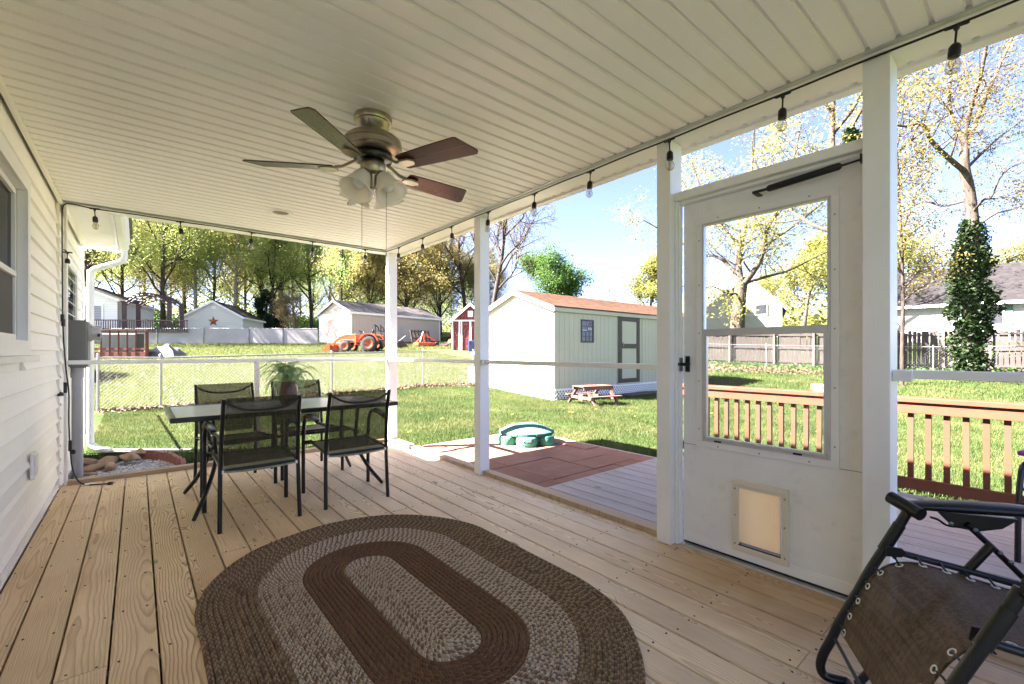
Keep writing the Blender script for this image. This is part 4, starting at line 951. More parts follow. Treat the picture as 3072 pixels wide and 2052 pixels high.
# local frame: +x to the viewer's right, -y toward the viewer
lobe(0, 0, .43, .34, .175).build('basin', mint, tu, 60, **B)
for sx in (-1, 1):
    lobe(sx*.335, -.215, .15, .15, .150).build('foot', mint, tu, 60, **B)
    lobe(sx*.335, .20, .125, .12, .150).build('foot', mint, tu, 60, **B)
    fm_ = MB()
    for i in range(9):     # raised scales on the front feet
        a = R(-150 + 15*i) if sx > 0 else R(-150+15*i)
        x, y = sx*.335+.1525*math.cos(a), -.215+.1525*math.sin(a)
        fm_.lathe([(.013, -.004), (.012, .002), (.0, .004)], (x, y, .075 + .03*(i % 2)), (math.cos(a), math.sin(a), 0), 6)
    tag(fm_.build('scale', mint, tu, 60, **B), kind='stuff')
hd = lobe(0, -.35, .18, .165, .150).build('head', mint, tu, 60, **B)
for sx in (-1, 1):
    MB().lathe([(.019, -.004), (.018, .003), (.0, .006)], (sx*.062, -.512, .105), (sx*.3, -1, .1), 16).build('eye', M['white'], hd, 60, **B)
    MB().lathe([(.010, -.004), (.009, .002), (.0, .003)], (sx*.060, -.5195, .104), (sx*.3, -1, .1), 12).build('pupil', M['black'], hd, 60, **B)
MB().tube(bez([(-.10, -.490, .062), (-.05, -.512, .046), (0, -.519, .042), (.05, -.512, .046), (.10, -.490, .062)], 5), .004, 6).build('mouth', paint('dark_mint', (.05, .24, .15), .5), hd, 60, **B)
sh = MB(); seg = 48; lp = [(1.0, .150), (1.035, .158), (1.04, .196), (1.0, .212), (.93, .222), (.8, .252), (.6, .286), (.35, .309), (.0, .318)]
RX, RY = .475, .41
vs = [(RX*r*math.cos(2*PI*k/seg), RY*r*math.sin(2*PI*k/seg), h) for r, h in lp for k in range(seg)]
sh.add(vs, [(i*seg+k, i*seg+(k+1) % seg, (i+1)*seg+(k+1) % seg, (i+1)*seg+k) for i in range(len(lp)-1) for k in range(seg)])
lid = sh.build('lid', teal, tu, 40, **B)
def zl(r):
    for (r0, h0), (r1, h1) in zip(lp[3:-1], lp[4:]):
        if r1 <= r <= r0: return h1+(h0-h1)*(r-r1)/(r0-r1)
    return .318
gm = paint('groove_teal', (.07, .20, .17), .6); gb = MB()
def gline(p, q, wd=.006):
    pts = []
    for i in range(7):
        f = i/6; x, y = p[0]*(1-f)+q[0]*f, p[1]*(1-f)+q[1]*f; pts.append((RX*x, RY*y, zl(math.hypot(x, y))+.001))
    gb.tube(pts, wd, 6, flat=.35, up=(0, 0, 1))
hx = [(.5*math.cos(R(60*k+30)), .5*math.sin(R(60*k+30))) for k in range(6)]
for k in range(6): gline(hx[k], hx[(k+1) % 6]); gline(hx[k], (hx[k][0]*1.85, hx[k][1]*1.85))
gb.build('shell_groove', gm, lid, 60, **B)
nb = MB()
for k in range(18):
    a = 2*PI*(k+.5)/18; nb.tube([(RX*1.043*math.cos(a), RY*1.043*math.sin(a), .160), (RX*1.043*math.cos(a), RY*1.043*math.sin(a), .196), (RX*.955*math.cos(a), RY*.955*math.sin(a), .220)], .004, 5)
nb.build('rim_notch', gm, lid, 60, **B)
tu.rotation_euler = (0, 0, R(-41)); tu.scale = (.76, .76, .80)

# ================================================================ WHITE SHED
SX0, SX1, SY0, SY1, SZ = 9.12, 17.6, 9.034, 12.47, 2.40
shd = thing('shed', (SX0, SY0, 0), 'large cream garden shed with brown shingle roof and brown trimmed door', 'shed')
M['shedw'] = paint('shed_paint', (.46, .43, .31), .6, .06, 1.5, .15, dirt=.15)
M['browntrim'] = paint('brown_trim', (.045, .027, .018), .5, .15, 6)
M['sheddark'] = paint('window_dark', (.03, .032, .035), .15, .3, 3)
def tshingle(name, c1, c2, rows=6.5):
    t = NT(name); o = t.obj(); x, y, z = t.xyz(o); r = t.n('ObjectInfo').outputs['Random']
    wn = t.n('TexWhiteNoise', Vector=t.vec(t.math('FLOOR', t.math('MULTIPLY_ADD', x, 5.2, t.math('MULTIPLY', r, 31.))), t.math('FLOOR', t.math('MULTIPLY', y, 5.2)), r)).outputs[0]
    n = t.noise(t.pos(), 40, 4, .7); c = t.mix(wn, c1, c2); c = t.mix(t.math('MULTIPLY', n, .4), c, tuple(q*.5 for q in c1)); t.bump(n, .5, .01); return t.fin(c, .92, 0, .15)
M['brownshingle'] = tshingle('brown_shingle', (.085, .046, .026), (.135, .078, .046))
M['grayshingle'] = tshingle('gray_shingle', (.085, .08, .075), (.12, .113, .106))
M['darkshingle'] = tshingle('dark_shingle', (.017, .016, .0155), (.028, .026, .025))
floor_z = .085
# front wall: vertical grooved boards (each board a part), openings for window and door
def vboard_wall(parent, x0, x1, yf, z0, z1, step, m, openings=(), th=.018, name='wall_board'):
    k = 0; x = x0
    while x < x1-.02:
        xe = min(x+step, x1)
        segs = [(z0, z1)]
        for (a, b, c, d) in openings:
            if xe > a and x < b:
                ns = []
                for (p, q) in segs:
                    if c > p: ns.append((p, min(q, c)))
                    if d < q: ns.append((max(p, d), q))
                segs = [s for s in ns if s[1]-s[0] > .02]
        for (p, q) in segs:
            key = (name, round(xe-x, 3), round(q-p, 3), m.name)
            if key not in MESHES:
                b_ = MB().box(.004, xe-x-.004, 0, th, 0, q-p).mesh(name); b_.materials.append(m); MESHES[key] = b_
            o = bpy.data.objects.new(name, MESHES[key]); col.objects.link(o); o.parent = parent
            org = ORG[parent.name]; o.location = Vector((x, yf-th, p)) - org
        x += step; k += 1
MB().box(SX0+.02, SX1, SY0+.001, SY1, -.2, SZ).build('wall_core', M['shedw'], shd)
vboard_wall(shd, SX0+.0, SX1, SY0+.001, floor_z, SZ-.11, .205, M['shedw'], [(12.07, 13.23, 0, 2.39)])
# gable boards on the side facing the house
k = 0; y = SY0+.02
def gable_mesh(y0, y1):
    apy, apz = (SY0+SY1)/2, 3.02
    f = lambda q: SZ + (apz-SZ)*(1-abs(q-apy)/(apy-SY0))
    b = MB(); poly = [(y0+.003, floor_z), (y1-.003, floor_z), (y1-.003, f(y1)), (y0+.003, f(y0))]
    if y0 < apy < y1: poly.insert(3, (apy, apz))
    b.prism_x(poly, SX0+.0, SX0+.0195); return b
while y < SY1-.03:
    y1 = min(y+.41, SY1); gable_mesh(y, y1).build('gable_board', M['shedw'], shd); y += .41
# roof: courses of shingles
apy, apz = (SY0+SY1)/2, 3.10; ev = .09
def slope_pt(s, f): return (apy + s*f*(apy-SY0+.10), apz + (SZ+.055-apz)*f)
for s in (-1, 1):
    a = slope_pt(s, 0); b = slope_pt(s, 1)
    MB().prism_x([a, b, (b[0], b[1]-.035), (a[0], a[1]-.04)], SX0-.10, SX1+.1).build('roof_deck', M['browntrim'], shd)
    N = 14
    for i in range(N):
        p = slope_pt(s, i/N); q = slope_pt(s, (i+1.02)/N)
        MB().prism_x([(p[0], p[1]+.004), (q[0], q[1]+.016), (q[0], q[1]+.006), (p[0], p[1]-.002)][::s*-1 or 1], SX0-.115, SX1+.1).build('shingle_course', M['brownshingle'], shd)
    a2 = slope_pt(s, 0); b2 = slope_pt(s, 1.0)
    MB().prism_x([(a2[0], a2[1]-.015), (b2[0], b2[1]-.012), (b2[0], b2[1]-.15), (a2[0], a2[1]-.155)], SX0-.11, SX0-.075).build('rake_board', M['white'], shd)
    MB().prism_x([(a2[0], a2[1]-.045), (b2[0], b2[1]-.04), (b2[0], b2[1]-.055), (a2[0], a2[1]-.06)], SX0-.075, SX0+.0).build('rake_soffit', M['white'], shd)
MB().box(SX0-.07, SX1+.1, SY0-.088, SY0-.068, SZ-.09, SZ+.02).build('fascia', M['shedw'], shd)
MB().box(SX0-.07, SX1+.1, SY0-.067, SY0-.018, SZ-.09, SZ-.08).build('soffit', M['shedw'], shd)
for (a, b, c, d) in ((SX0-.004, SX0+.075, SY0-.022, SY0-.0176),): MB().box(a, b, c, d, floor_z, SZ-.1).build('corner_board', M['shedw'], shd)
# window with lettering-like marks and muntins
sw = ring(MB(), 10.24, 10.83, SY0-.032, SY0-.0175, 1.435, 2.13, .0)
def ringy(x0, x1, y0, y1, z0, z1, wd):
    b = MB(); b.box(x0, x1, y0, y1, z1-wd, z1); b.box(x0, x1, y0, y1, z0, z0+wd); b.box(x0, x0+wd, y0, y1, z0+wd, z1-wd); b.box(x1-wd, x1, y0, y1, z0+wd, z1-wd); return b
sw = ringy(10.24, 10.83, SY0-.036, SY0-.0175, 1.435, 2.13, .045).build('window', M['browntrim'], shd)
MB().box(10.286, 10.784, SY0-.022, SY0-.0178, 1.481, 2.084).build('pane', M['sheddark'], sw)
for z in (1.62, 1.78, 1.93): MB().box(10.286, 10.784, SY0-.028, SY0-.0225, z-.010, z+.010).build('muntin', M['browntrim'], sw)
for x in (10.46, 10.62): MB().box(x-.007, x+.007, SY0-.0285, SY0-.0285+.006, 1.481, 1.765).build('muntin', M['browntrim'], sw)
MB().box(10.30, 10.50, SY0-.030, SY0-.0285, 1.80, 1.815).build('window_mark', M['white'], sw)
ltr = MB()     # the small white strokes seen on the glass
for i, (x, dz) in enumerate(((10.56, 0), (10.60, .01), (10.645, 0), (10.70, .005))): ltr.beam((x, SY0-.030, 1.82+dz), (x+.022*(-1)**i, SY0-.030, 1.91), .010, .004); ltr.beam((x+.02, SY0-.030, 1.82), (x+.03, SY0-.030, 1.89), .008, .004)
ltr.build('window_mark', M['white'], sw)
ltr = MB()
for x in (10.62, 10.67, 10.72): ltr.beam((x, SY0-.030, 1.96), (x+.012, SY0-.030, 2.05), .010, .004)
ltr.build('window_mark', paint('faded_red', (.4, .15, .12), .6), sw)
# door
sdn = MB().box(12.10, 13.20, SY0-.03, SY0-.001, .13, 2.36).build('door', M['shedw'], shd)
for (a, b, c, d) in ((12.07, 12.24, .13, 2.30), (13.07, 13.235, .13, 2.30), (12.05, 13.26, 2.30, 2.41), (12.241, 13.069, .13, .27), (12.241, 13.069, 1.27, 1.42), (12.241, 13.069, 2.17, 2.299)):
    MB().box(a, b, SY0-.052, SY0-.0305, c, d).build('door_trim', M['browntrim'], sdn, bevel=.002)
MB().box(12.26, 12.29, SY0-.075, SY0-.053, 1.32, 1.46).build('door_latch', M['steel'], sdn)
MB().box(12.0, 13.3, SY0-.05, SY0-.0182, floor_z-.01, .128).build('door_sill', M['shedw'], shd)
# lattice skirt: two layers of crossing slats in white
def lattice(p0, p1, ztop, name='lattice', parent=None, pit_=.085, w_=.036):
    p0 = Vector((*p0, 0)); p1 = Vector((*p1, 0)); L = (p1-p0).length; d = (p1-p0)/L; nrm = Vector((d.y, -d.x, 0))
    b = MB(); zb0 = min(G(p0.x, p0.y), G(p1.x, p1.y))-.12; H = ztop-zb0
    for s in (-1, 1):
        k = -H
        while k < L+H:
            x0 = k; x1 = k+H*s if s > 0 else k-H
            a = Vector((x0, 0)); c = Vector((x0+s*H, H))
            # clip to 0..L
            def at_(x, t0=a, t1=c): f = (x-t0.x)/(t1.x-t0.x); return Vector((x, t0.y+(t1.y-t0.y)*f))
            lo, hi = (a, c) if a.x < c.x else (c, a)
            if hi.x > 0 and lo.x < L:
                if lo.x < 0: lo = at_(0)
                if hi.x > L: hi = at_(L)
                if (hi-lo).length > .03:
                    q0 = p0+d*lo.x+nrm*(.004*s); q1 = p0+d*hi.x+nrm*(.004*s)
                    b.beam((q0.x, q0.y, zb0+lo.y), (q1.x, q1.y, zb0+hi.y), .006, w_, up=(nrm.x, nrm.y, 0)) if False else _slat(b, q0, q1, zb0+lo.y, zb0+hi.y, nrm, w_)
            k += pit_*1.414
    b.beam((p0.x, p0.y, ztop-.02)+Vector((0, 0, 0)) if False else (p0.x+nrm.x*.009, p0.y+nrm.y*.009, ztop-.02), (p1.x+nrm.x*.009, p1.y+nrm.y*.009, ztop-.02), .008, .045)
    return b
def _slat(b, q0, q1, z0, z1, nrm, w_):
    a = Vector((q0.x, q0.y, z0)); c = Vector((q1.x, q1.y, z1)); d = (c-a).normalized(); sdv = d.cross(nrm).normalized()*w_/2; t_ = nrm*.003
    b.add([a-sdv-t_, a+sdv-t_, c+sdv-t_, c-sdv-t_, a-sdv+t_, a+sdv+t_, c+sdv+t_, c-sdv+t_], [(0, 3, 2, 1), (4, 5, 6, 7), (0, 1, 5, 4), (1, 2, 6, 5), (2, 3, 7, 6), (3, 0, 4, 7)])
tag(lattice((SX0+.0, SY0-.03), (SX1, SY0-.03), floor_z).build('lattice', M['white'], shd), kind='stuff')
tag(lattice((SX0-.03, SY1+.9), (SX0-.03, SY0-.03), floor_z).build('lattice', M['white'], shd), kind='stuff')
MB().box(SX0+.03, SX1, SY0+.0, SY1-.03, -.8, floor_z-.002).build('crawl_space', M['dark'], shd)  # dark box put in for the shade behind the lattice
MB().box(SX0-.012, SX0-.0005, SY0-.02, SY1, floor_z-.03, floor_z+.03).build('base_trim', M['shedw'], shd)
lp_ = tag(lattice((9.05, 13.25), (9.12, 12.95), .62).build('lattice_panel', M['white'], None), 'white lattice panel standing beyond the far corner of the cream shed', 'lattice panel')
rp = thing('shed_ramp', (13.0, 8.3, -.1), 'low weathered grey wooden step in front of the cream shed door', 'step')
for k in range(9): MB().box(11.9+.19*k, 12.08+.19*k, 8.35, 8.97, -.245, -.215).build('board', M['oldwood'], rp)
MB().box(11.9, 13.61, 8.37, 8.95, -.45, -.246).build('step_frame', M['oldwood'], rp)
pr_ = MB().box(-.05, .05, -.04, .04, 0, .22).mesh('x')
# ================================================================ PICNIC TABLE
gz = G(9.2, 7.7)
pn = thing('picnic_table', (9.21, 7.68, gz), 'small brown wooden picnic table on the grass in front of the cream shed', 'picnic table')
ORG[pn.name] = None; B = dict(local=True); mp = M['picnic']
for k in range(5): MB().box(-.50, .50, -.235+.095*k, -.145+.095*k, .475, .50).build('top_board', mp, pn, bevel=.004, **B)
for s in (-1, 1):
    MB().box(-.50, .50, s*.50-.075, s*.50+.075, .235, .26).build('bench_board', mp, pn, bevel=.004, **B)
    for s2 in (-1, 1): MB().beam((s*.36, s2*.17, .474), (s*.36, s2*.60, 0), .035, .085, up=(1, 0, 0)).build('leg', mp, pn, **B)
    MB().box(s*.36-.058, s*.36-.0185, -.56, .56, .165, .234).build('cross_beam', mp, pn, **B)
    MB().box(s*.30-.02, s*.30+.02, -.22, .22, .41, .474).build('top_cleat', mp, pn, **B)
MB().box(-.48, .48, -.24, -.21, .40, .474).build('apron', mp, pn, **B)
MB().box(-.48, .48, .21, .24, .40, .474).build('apron', mp, pn, **B)
pn.rotation_euler = (0, 0, R(-12)); 
fbx = MB().box(-.11, .11, -.08, .08, 0, .19).build('flower_box', M['picnic'], None, bevel=.01); fbx.location = (9.75, 8.5, G(9.75, 8.5)); tag(fbx, 'small brown wooden block standing behind the picnic table by the lattice', 'wooden block')

# ================================================================ CHAIN-LINK FENCES
def link_fence(name, pts, h, label, mesh_pitch=.075, r=.0013, postr=.024, every=None, extra=None, tops=True):
    f = thing(name, (*pts[0], G(*pts[0])), label, 'chain-link fence')
    for (x, y) in pts:
        z = G(x, y); MB().tube([(x, y, z-.1), (x, y, z+h+.04)], postr, 10).lathe([(postr*1.25, z+h+.03), (postr*1.2, z+h+.06), (0, z+h+.085)], (x, y, 0), seg=10).build('post', M['steel'], f, 50)
    for (x0, y0), (x1, y1) in zip(pts[:-1], pts[1:]):
        a = Vector((x0, y0, G(x0, y0)+h)); c = Vector((x1, y1, G(x1, y1)+h))
        if tops: MB().tube([a, c], .017, 8).build('top_rail', M['steel'], f, 50)
        L = math.hypot(x1-x0, y1-y0); n = int(L/mesh_pitch); V = []; F = []; q = 0; rng = np.arange(-int(h/mesh_pitch)-1, n+1)
        for s in (1, -1):
            for k in rng:
                s0, s1 = k*mesh_pitch, k*mesh_pitch+h
                z0, z1 = (0., h) if s > 0 else (h, 0.)
                if s1 <= 0 or s0 >= L: continue
                u0, u1 = max(0, s0), min(L, s1); w0 = z0+(z1-z0)*(u0-s0)/h; w1 = z0+(z1-z0)*(u1-s0)/h
                P = []
                for u, w in ((u0, w0), (u1, w1)):
                    fr_ = u/L; P.append(Vector((x0+(x1-x0)*fr_, y0+(y1-y0)*fr_, a.z-h+(c.z-a.z)*fr_ + w + .02)))
                d, uu, vv = orth(P[1]-P[0])
                for p in P:
                    for k2 in range(3): V.append(p + (uu*math.cos(k2*2.094)+vv*math.sin(k2*2.094))*r)
                F += [(q, q+1, q+4, q+3), (q+1, q+2, q+5, q+4), (q+2, q, q+3, q+5)]; q += 6
        tag(npmesh('wire_mesh', np.array([tuple(v) for v in V]), np.array(F), M['steel'], f), kind='stuff')
    return f
fy = lambda x: 12.62+.035*x
link_fence('chain_link_fence', [(x, fy(x)) for x in (-.62, .40, 4.15, 7.05, 9.05)], 1.12, 'low galvanised chain-link fence crossing the lawn behind the dining table')
link_fence('chain_link_fence', [(-.70, 12.0), (-.62, 9.6), (-.56, 7.75)], 1.12, 'short chain-link fence run from the house corner to the yard fence', r=.0016)
link_fence('chain_link_fence', [(23.0, 12.2), (24.6, 9.2), (25.9, 6.0), (26.6, 3.2), (27.2, .4), (27.8, -2.6)], 1.15, 'galvanised chain-link fence in front of the tall weathered wood fence', mesh_pitch=.12, r=.0016)
link_fence('chain_link_fence', [(21.3, 13.6), (23.0, 12.2)], 1.15, 'short chain-link gate section at the far end of the right yard', mesh_pitch=.12, r=.0016)

# ================================================================ TALL WOOD FENCE (right yard): every picket a part
wfn = thing('wood_fence', (26, 5, 0), 'tall weathered grey picket fence with posts and rails along the right yard', 'wood fence')
wp = [(23.6, 12.9), (25.6, 9.2), (26.9, 6.0), (27.6, 3.0), (28.2, 0.2), (28.9, -3.0)]
pkm = MB().box(-.066, .066, -.009, .009, 0, 1.72).mesh('picket'); pkm.materials.append(M['oldwood'])
for (x0, y0), (x1, y1) in zip(wp[:-1], wp[1:]):
    L = math.hypot(x1-x0, y1-y0); n = int(L/(.142 if y0 > 5 else .168)); ang = math.atan2(y1-y0, x1-x0); dx, dy = (x1-x0)/L, (y1-y0)/L
    nn = Vector((dy, -dx, 0)); nn = nn if nn.x < 0 else -nn
    for k in range(n):
        f = (k+.5)/n; x, y = x0+(x1-x0)*f, y0+(y1-y0)*f
        o = bpy.data.objects.new('picket', pkm); col.objects.link(o); o.parent = wfn
        o.location = Vector((x, y, G(x, y)+.06+random.uniform(-.02, .02))) - ORG[wfn.name]; o.rotation_euler = (random.uniform(-.01, .01), random.uniform(-.012, .012), ang); o.scale = (1, 1, random.uniform(.97, 1.03))
    for zr in (.25, .95, 1.62):
        a = Vector((x0, y0, G(x0, y0)+zr))+nn*.032; c = Vector((x1, y1, G(x1, y1)+zr))+nn*.032
        MB().beam(a, c, .038, .085).build('rail', M['oldwood'], wfn)
    for f in (0, .5):
        x, y = x0+(x1-x0)*f+nn.x*.10, y0+(y1-y0)*f+nn.y*.10
        MB().box(x-.05, x+.05, y-.05, y+.05, G(x, y)-.1, G(x, y)+1.85).build('post', M['oldwood'], wfn)

# ================================================================ FAR YARD: privacy fence, buildings
def wallrun(name, pts, h, m, label, cat, step=2.4, pm=None):
    f = thing(name, (*pts[0], G(*pts[0])), label, cat)
    for (x0, y0), (x1, y1) in zip(pts[:-1], pts[1:]):
        L = math.hypot(x1-x0, y1-y0); n = max(1, round(L/step))
        for k in range(n):
            f0, f1 = k/n, (k+1)/n; a = Vector((x0+(x1-x0)*f0, y0+(y1-y0)*f0)); c = Vector((x0+(x1-x0)*f1, y0+(y1-y0)*f1))
            za, zc = G(*a), G(*c)
            vs = [(a.x, a.y, za+.02), (c.x, c.y, zc+.02), (c.x, c.y, zc+h), (a.x, a.y, za+h)]
            d = (c-a).normalized(); nx_, ny_ = -d.y*.02, d.x*.02
            MB().add(vs+[(x+nx_, y+ny_, z) for x, y, z in vs], [(0, 1, 2, 3), (7, 6, 5, 4), (0, 4, 5, 1), (1, 5, 6, 2), (2, 6, 7, 3), (3, 7, 4, 0)]).build('fence_panel', m, f)
            MB().tube([(a.x-nx_*2, a.y-ny_*2, za), (a.x-nx_*2, a.y-ny_*2, za+h+.08)], .035, 8).build('post', pm or M['steel'], f)
        MB().tube([(x0, y0, G(x0, y0)+h+.03), (x1, y1, G(x1, y1)+h+.03)], .022, 6).build('top_rail', pm or M['steel'], f)
    return f
wallrun('privacy_fence', [(-9, 48), (-1.6, 46.9), (6.9, 41.2), (11.0, 37.2)], 1.22, paint('gray_privacy_mesh', (.32, .31, .29), .8, .12, .8, .2), 'long low grey privacy screen fence along the far side of the neighbouring yard', 'fence', 3.2)
def gabled(name, c, L, Wd, H, RH, ang, mats, label, cat, over=.18, group=None):
    """local x along the ridge; mats: wall, roof, trim; origin at ground centre"""
    t = thing(name, (c[0], c[1], c[2]), label, cat, group); ORG[t.name] = None; B = dict(local=True)
    hl, hw = L/2, Wd/2
    MB().prism_x([(-hw, -.6), (hw, -.6), (hw, H), (0, H+RH), (-hw, H)], -hl, hl).build('wall', mats[0], t, **B)
    sl_ = RH/hw; oh = over
    for s in (-1, 1):
        p = [(0, H+RH+.0), (s*(hw+oh), H-oh*sl_), (s*(hw+oh), H-oh*sl_+.10), (0, H+RH+.10)]
        MB().prism_x([(0, H+RH+.012), (s*(hw+oh), H-oh*sl_+.012), (s*(hw+oh), H-oh*sl_+.09), (0, H+RH+.10)], -hl-over, hl+over).build('roof', mats[1], t, **B)
        MB().box(-hl-over, hl+over, s*(hw+oh)+.001*s, s*(hw+oh)+.03*s, H-oh*sl_-.10, H-oh*sl_+.075).build('fascia', mats[2], t, **B)
        for e in (-1, 1):
            x0_, x1_ = sorted((e*(hl+over)+.002*e, e*(hl+over)+.035*e))
            MB().prism_x([(0, H+RH-.10), (s*(hw+oh), H-oh*sl_-.12), (s*(hw+oh), H-oh*sl_+.08), (0, H+RH+.09)], x0_, x1_).build('rake_board', mats[2], t, **B)
    t.rotation_euler = (0, 0, ang); return t
def wallpaper(name, c, pitch, vert=True, depth=.5):
    t = NT(name); o = t.obj(); x, y, z = t.xyz(o); q = t.math('ADD', x, y) if vert else z
    f = t.math('FRACT', t.math('DIVIDE', q, pitch)); e = t.ramp(f, [(0., 0.), (.07, 1.), (.93, 1.), (1., 0.)])
    cc = t.mix(t.math('MULTIPLY', t.noise(o, 1.2, 4, .6), .25), c, tuple(v*.75 for v in c)); cc = t.mix(e, tuple(v*.72 for v in c), cc)
    t.bump(e, depth, .02); return t.fin(cc, .6)
# tan metal outbuilding: long side faces the porch, garage door in its gable end
tc0 = Vector((12.85, 34.9)); td = (Vector((22.06, 37.1))-tc0); tL = td.length; tang = math.atan2(td.y, td.x); tdn = td.normalized(); tnn = Vector((-tdn.y, tdn.x))
TW = 4.6; cc_ = tc0 + tdn*tL/2 + tnn*TW/2
tan = gabled('outbuilding', (cc_.x, cc_.y, 1.75), tL, TW, 2.55, .98, tang, (wallpaper('tan_ribbed_siding', (.50, .42, .34), .30), M['grayshingle'], M['white']), 'long tan outbuilding with grey roof and a pale roll-up garage door behind the tractor', 'outbuilding')
B = dict(local=True)
MB().box(-tL/2-.03, -tL/2-.002, -TW/2-.001, TW/2+.001, -.4, 2.52).build('gable_wall', M['white'], tan, **B)
for k in range(6):
    MB().box(-tL/2-.075, -tL/2-.032, -1.35, 1.35, -.05+.345*k, .285+.345*k).build('garage_door_panel', paint('peach_door', (.62, .42, .33), .5, .05), tan, bevel=.01, **B)
for s in (-1, 1): MB().box(-tL/2-.09, -tL/2-.032, s*1.36-.05*(s < 0), s*1.36+.05*(s > 0), -.05, 2.03).build('door_trim', M['white'], tan, **B)
MB().box(-tL/2-.09, -tL/2-.032, -1.42, 1.42, 2.031, 2.10).build('door_trim', M['white'], tan, **B)
for s in (-1, 1): MB().box(s*(tL/2)-.05, s*(tL/2)+.05, -TW/2-.03, -TW/2+.02, -.4, 2.5).build('corner_trim', M['white'], tan, **B)
# star shed
ss = gabled('shed', (7.05, 54.2, 2.75), 6, 5.1, 1.35+.6, 1.45, R(62), (wallpaper('pale_lap_siding', (.66, .65, .55), .2, False), M['darkshingle'], M['white']), 'pale green-white gabled shed with a rusty star on its wall beyond the grey fence', 'shed')
ss.location.z = 2.6; ss.rotation_euler = (0, 0, R(62))
star = MB(); sp_ = []
for k in range(10): a = R(90+36*k); r = .50 if k % 2 == 0 else .20; sp_.append((r*math.cos(a), r*math.sin(a)))
star.add([(x, y, 0) for x, y in sp_] + [(0, 0, .10), (0, 0, -.02)], [(i, (i+1) % 10, 10) for i in range(10)] + [((i+1) % 10, i, 11) for i in range(10)])
st_ = star.build('wall_star', paint('rust_star', (.33, .10, .035), .6, .2, 6), None)
fdir = Vector((math.cos(R(62)), math.sin(R(62)), 0)); fp_ = Vector((7.05, 54.2, 0)) - fdir*(3.0+.03)
st_.location = (fp_.x-.0, fp_.y, 4.10); st_.rotation_euler = (R(90), 0, R(62-90)); tag(st_, 'large rusty orange five-pointed star on the gable of the pale shed', 'star')
MB().box(-3.02, -3.001, -.18, .18, 2.72, 2.95).build('gable_vent', M['white'], ss, local=True)
# white house, far left
wh = gabled('house', (-3.6, 53.4, 2.2), 8, 7.6, 3.2, 1.6, R(72), (wallpaper('white_lap_siding', (.80, .77, .72), .2, False), M['darkshingle'], M['white']), 'white lap sided house at the far left with one blinded window', 'house')
whw = ringy(-.62, .62, -.04, 0, -.72, .72, .12).build('window', M['white'], wh, local=True)
whw.matrix_local = Matrix.Translation((-4.03, -2.3, 2.05)) @ Matrix.Rotation(R(-90), 4, 'Z')
bl_ = MB()
for k in range(9): bl_.box(-.5, .5, -.03, -.012, -.6+.133*k, -.6+.133*k+.115)
tag(bl_.build('window_blind', paint('blind', (.30, .31, .34), .6), whw, local=True), kind='stuff')
gabled('house', (-8.6, 22.0, .5), 8.6, 7.2, 2.6, 1.7, R(8), (wallpaper('side_house_siding', (.55, .53, .48), .2, False), M['darkshingle'], M['white']), 'house standing left of the neighbouring lawn, its shadow falling on the grass', 'house')
# arched pergola and dark deck rail by it
M['pergola'] = paint('dark_brown_stain', (.075, .05, .045), .7, .25, 6)
pgl = thing('pergola', (.6, 46.6, 2.6), 'dark brown arched pergola behind the grey fence', 'pergola')
pa, pb = Vector((-.80, 48.4)), Vector((2.03, 46.0))
for off in (0, 1.6):
    nrm = Vector((.55, .83))*off; pts = []
    for k in range(13):
        f = k/12; p = pa.lerp(pb, f)+nrm; pts.append((p.x, p.y, 5.15+.70*math.sin(PI*f)))
    for dz in (0, .25): MB().tube([(x, y, z-dz) for x, y, z in pts], .06, 6).build('arch_beam', M['pergola'], pgl)
    for k in (0, 12): x, y, z = pts[k]; MB().box(x-.16, x+.16, y-.16, y+.16, 2, z+.12).build('post', M['pergola'], pgl)
for k in range(0, 13):
    f = k/12; p = pa.lerp(pb, f); z = 5.15+.70*math.sin(PI*f)
    MB().beam((p.x-.2, p.y-.3, z+.09), (p.x+1.1, p.y+1.6, z+.09), .05, .11).build('rafter', M['pergola'], pgl)
drl = thing('deck_railing', (0, 47, 3), 'dark brown railing of the raised deck in front of the pergola', 'railing')
ra, rb = Vector((-3.6, 48.0)), Vector((3.1, 43.6))
MB().beam((ra.x, ra.y, 3.62), (rb.x, rb.y, 3.62), .10, .07).build('top_rail', M['pergola'], drl); MB().beam((ra.x, ra.y, 2.72), (rb.x, rb.y, 2.72), .08, .08).build('bottom_rail', M['pergola'], drl)
bm3 = MB().box(-.03, .03, -.03, .03, -.44, .44).mesh('baluster'); bm3.materials.append(M['pergola'])
for k in range(48):
    p = ra.lerp(rb, (k+.5)/48); o = bpy.data.objects.new('baluster', bm3); col.objects.link(o); o.parent = drl; o.location = Vector((p.x, p.y, 3.16))-ORG[drl.name]
MB().add([(ra.x, ra.y+.2, 2.66), (rb.x, rb.y+.2, 2.66), (rb.x+1.6, rb.y+2.6, 2.66), (ra.x+1.6, ra.y+2.6, 2.66)], [(0, 1, 2, 3)]).build('deck_boards', M['pergola'], drl)
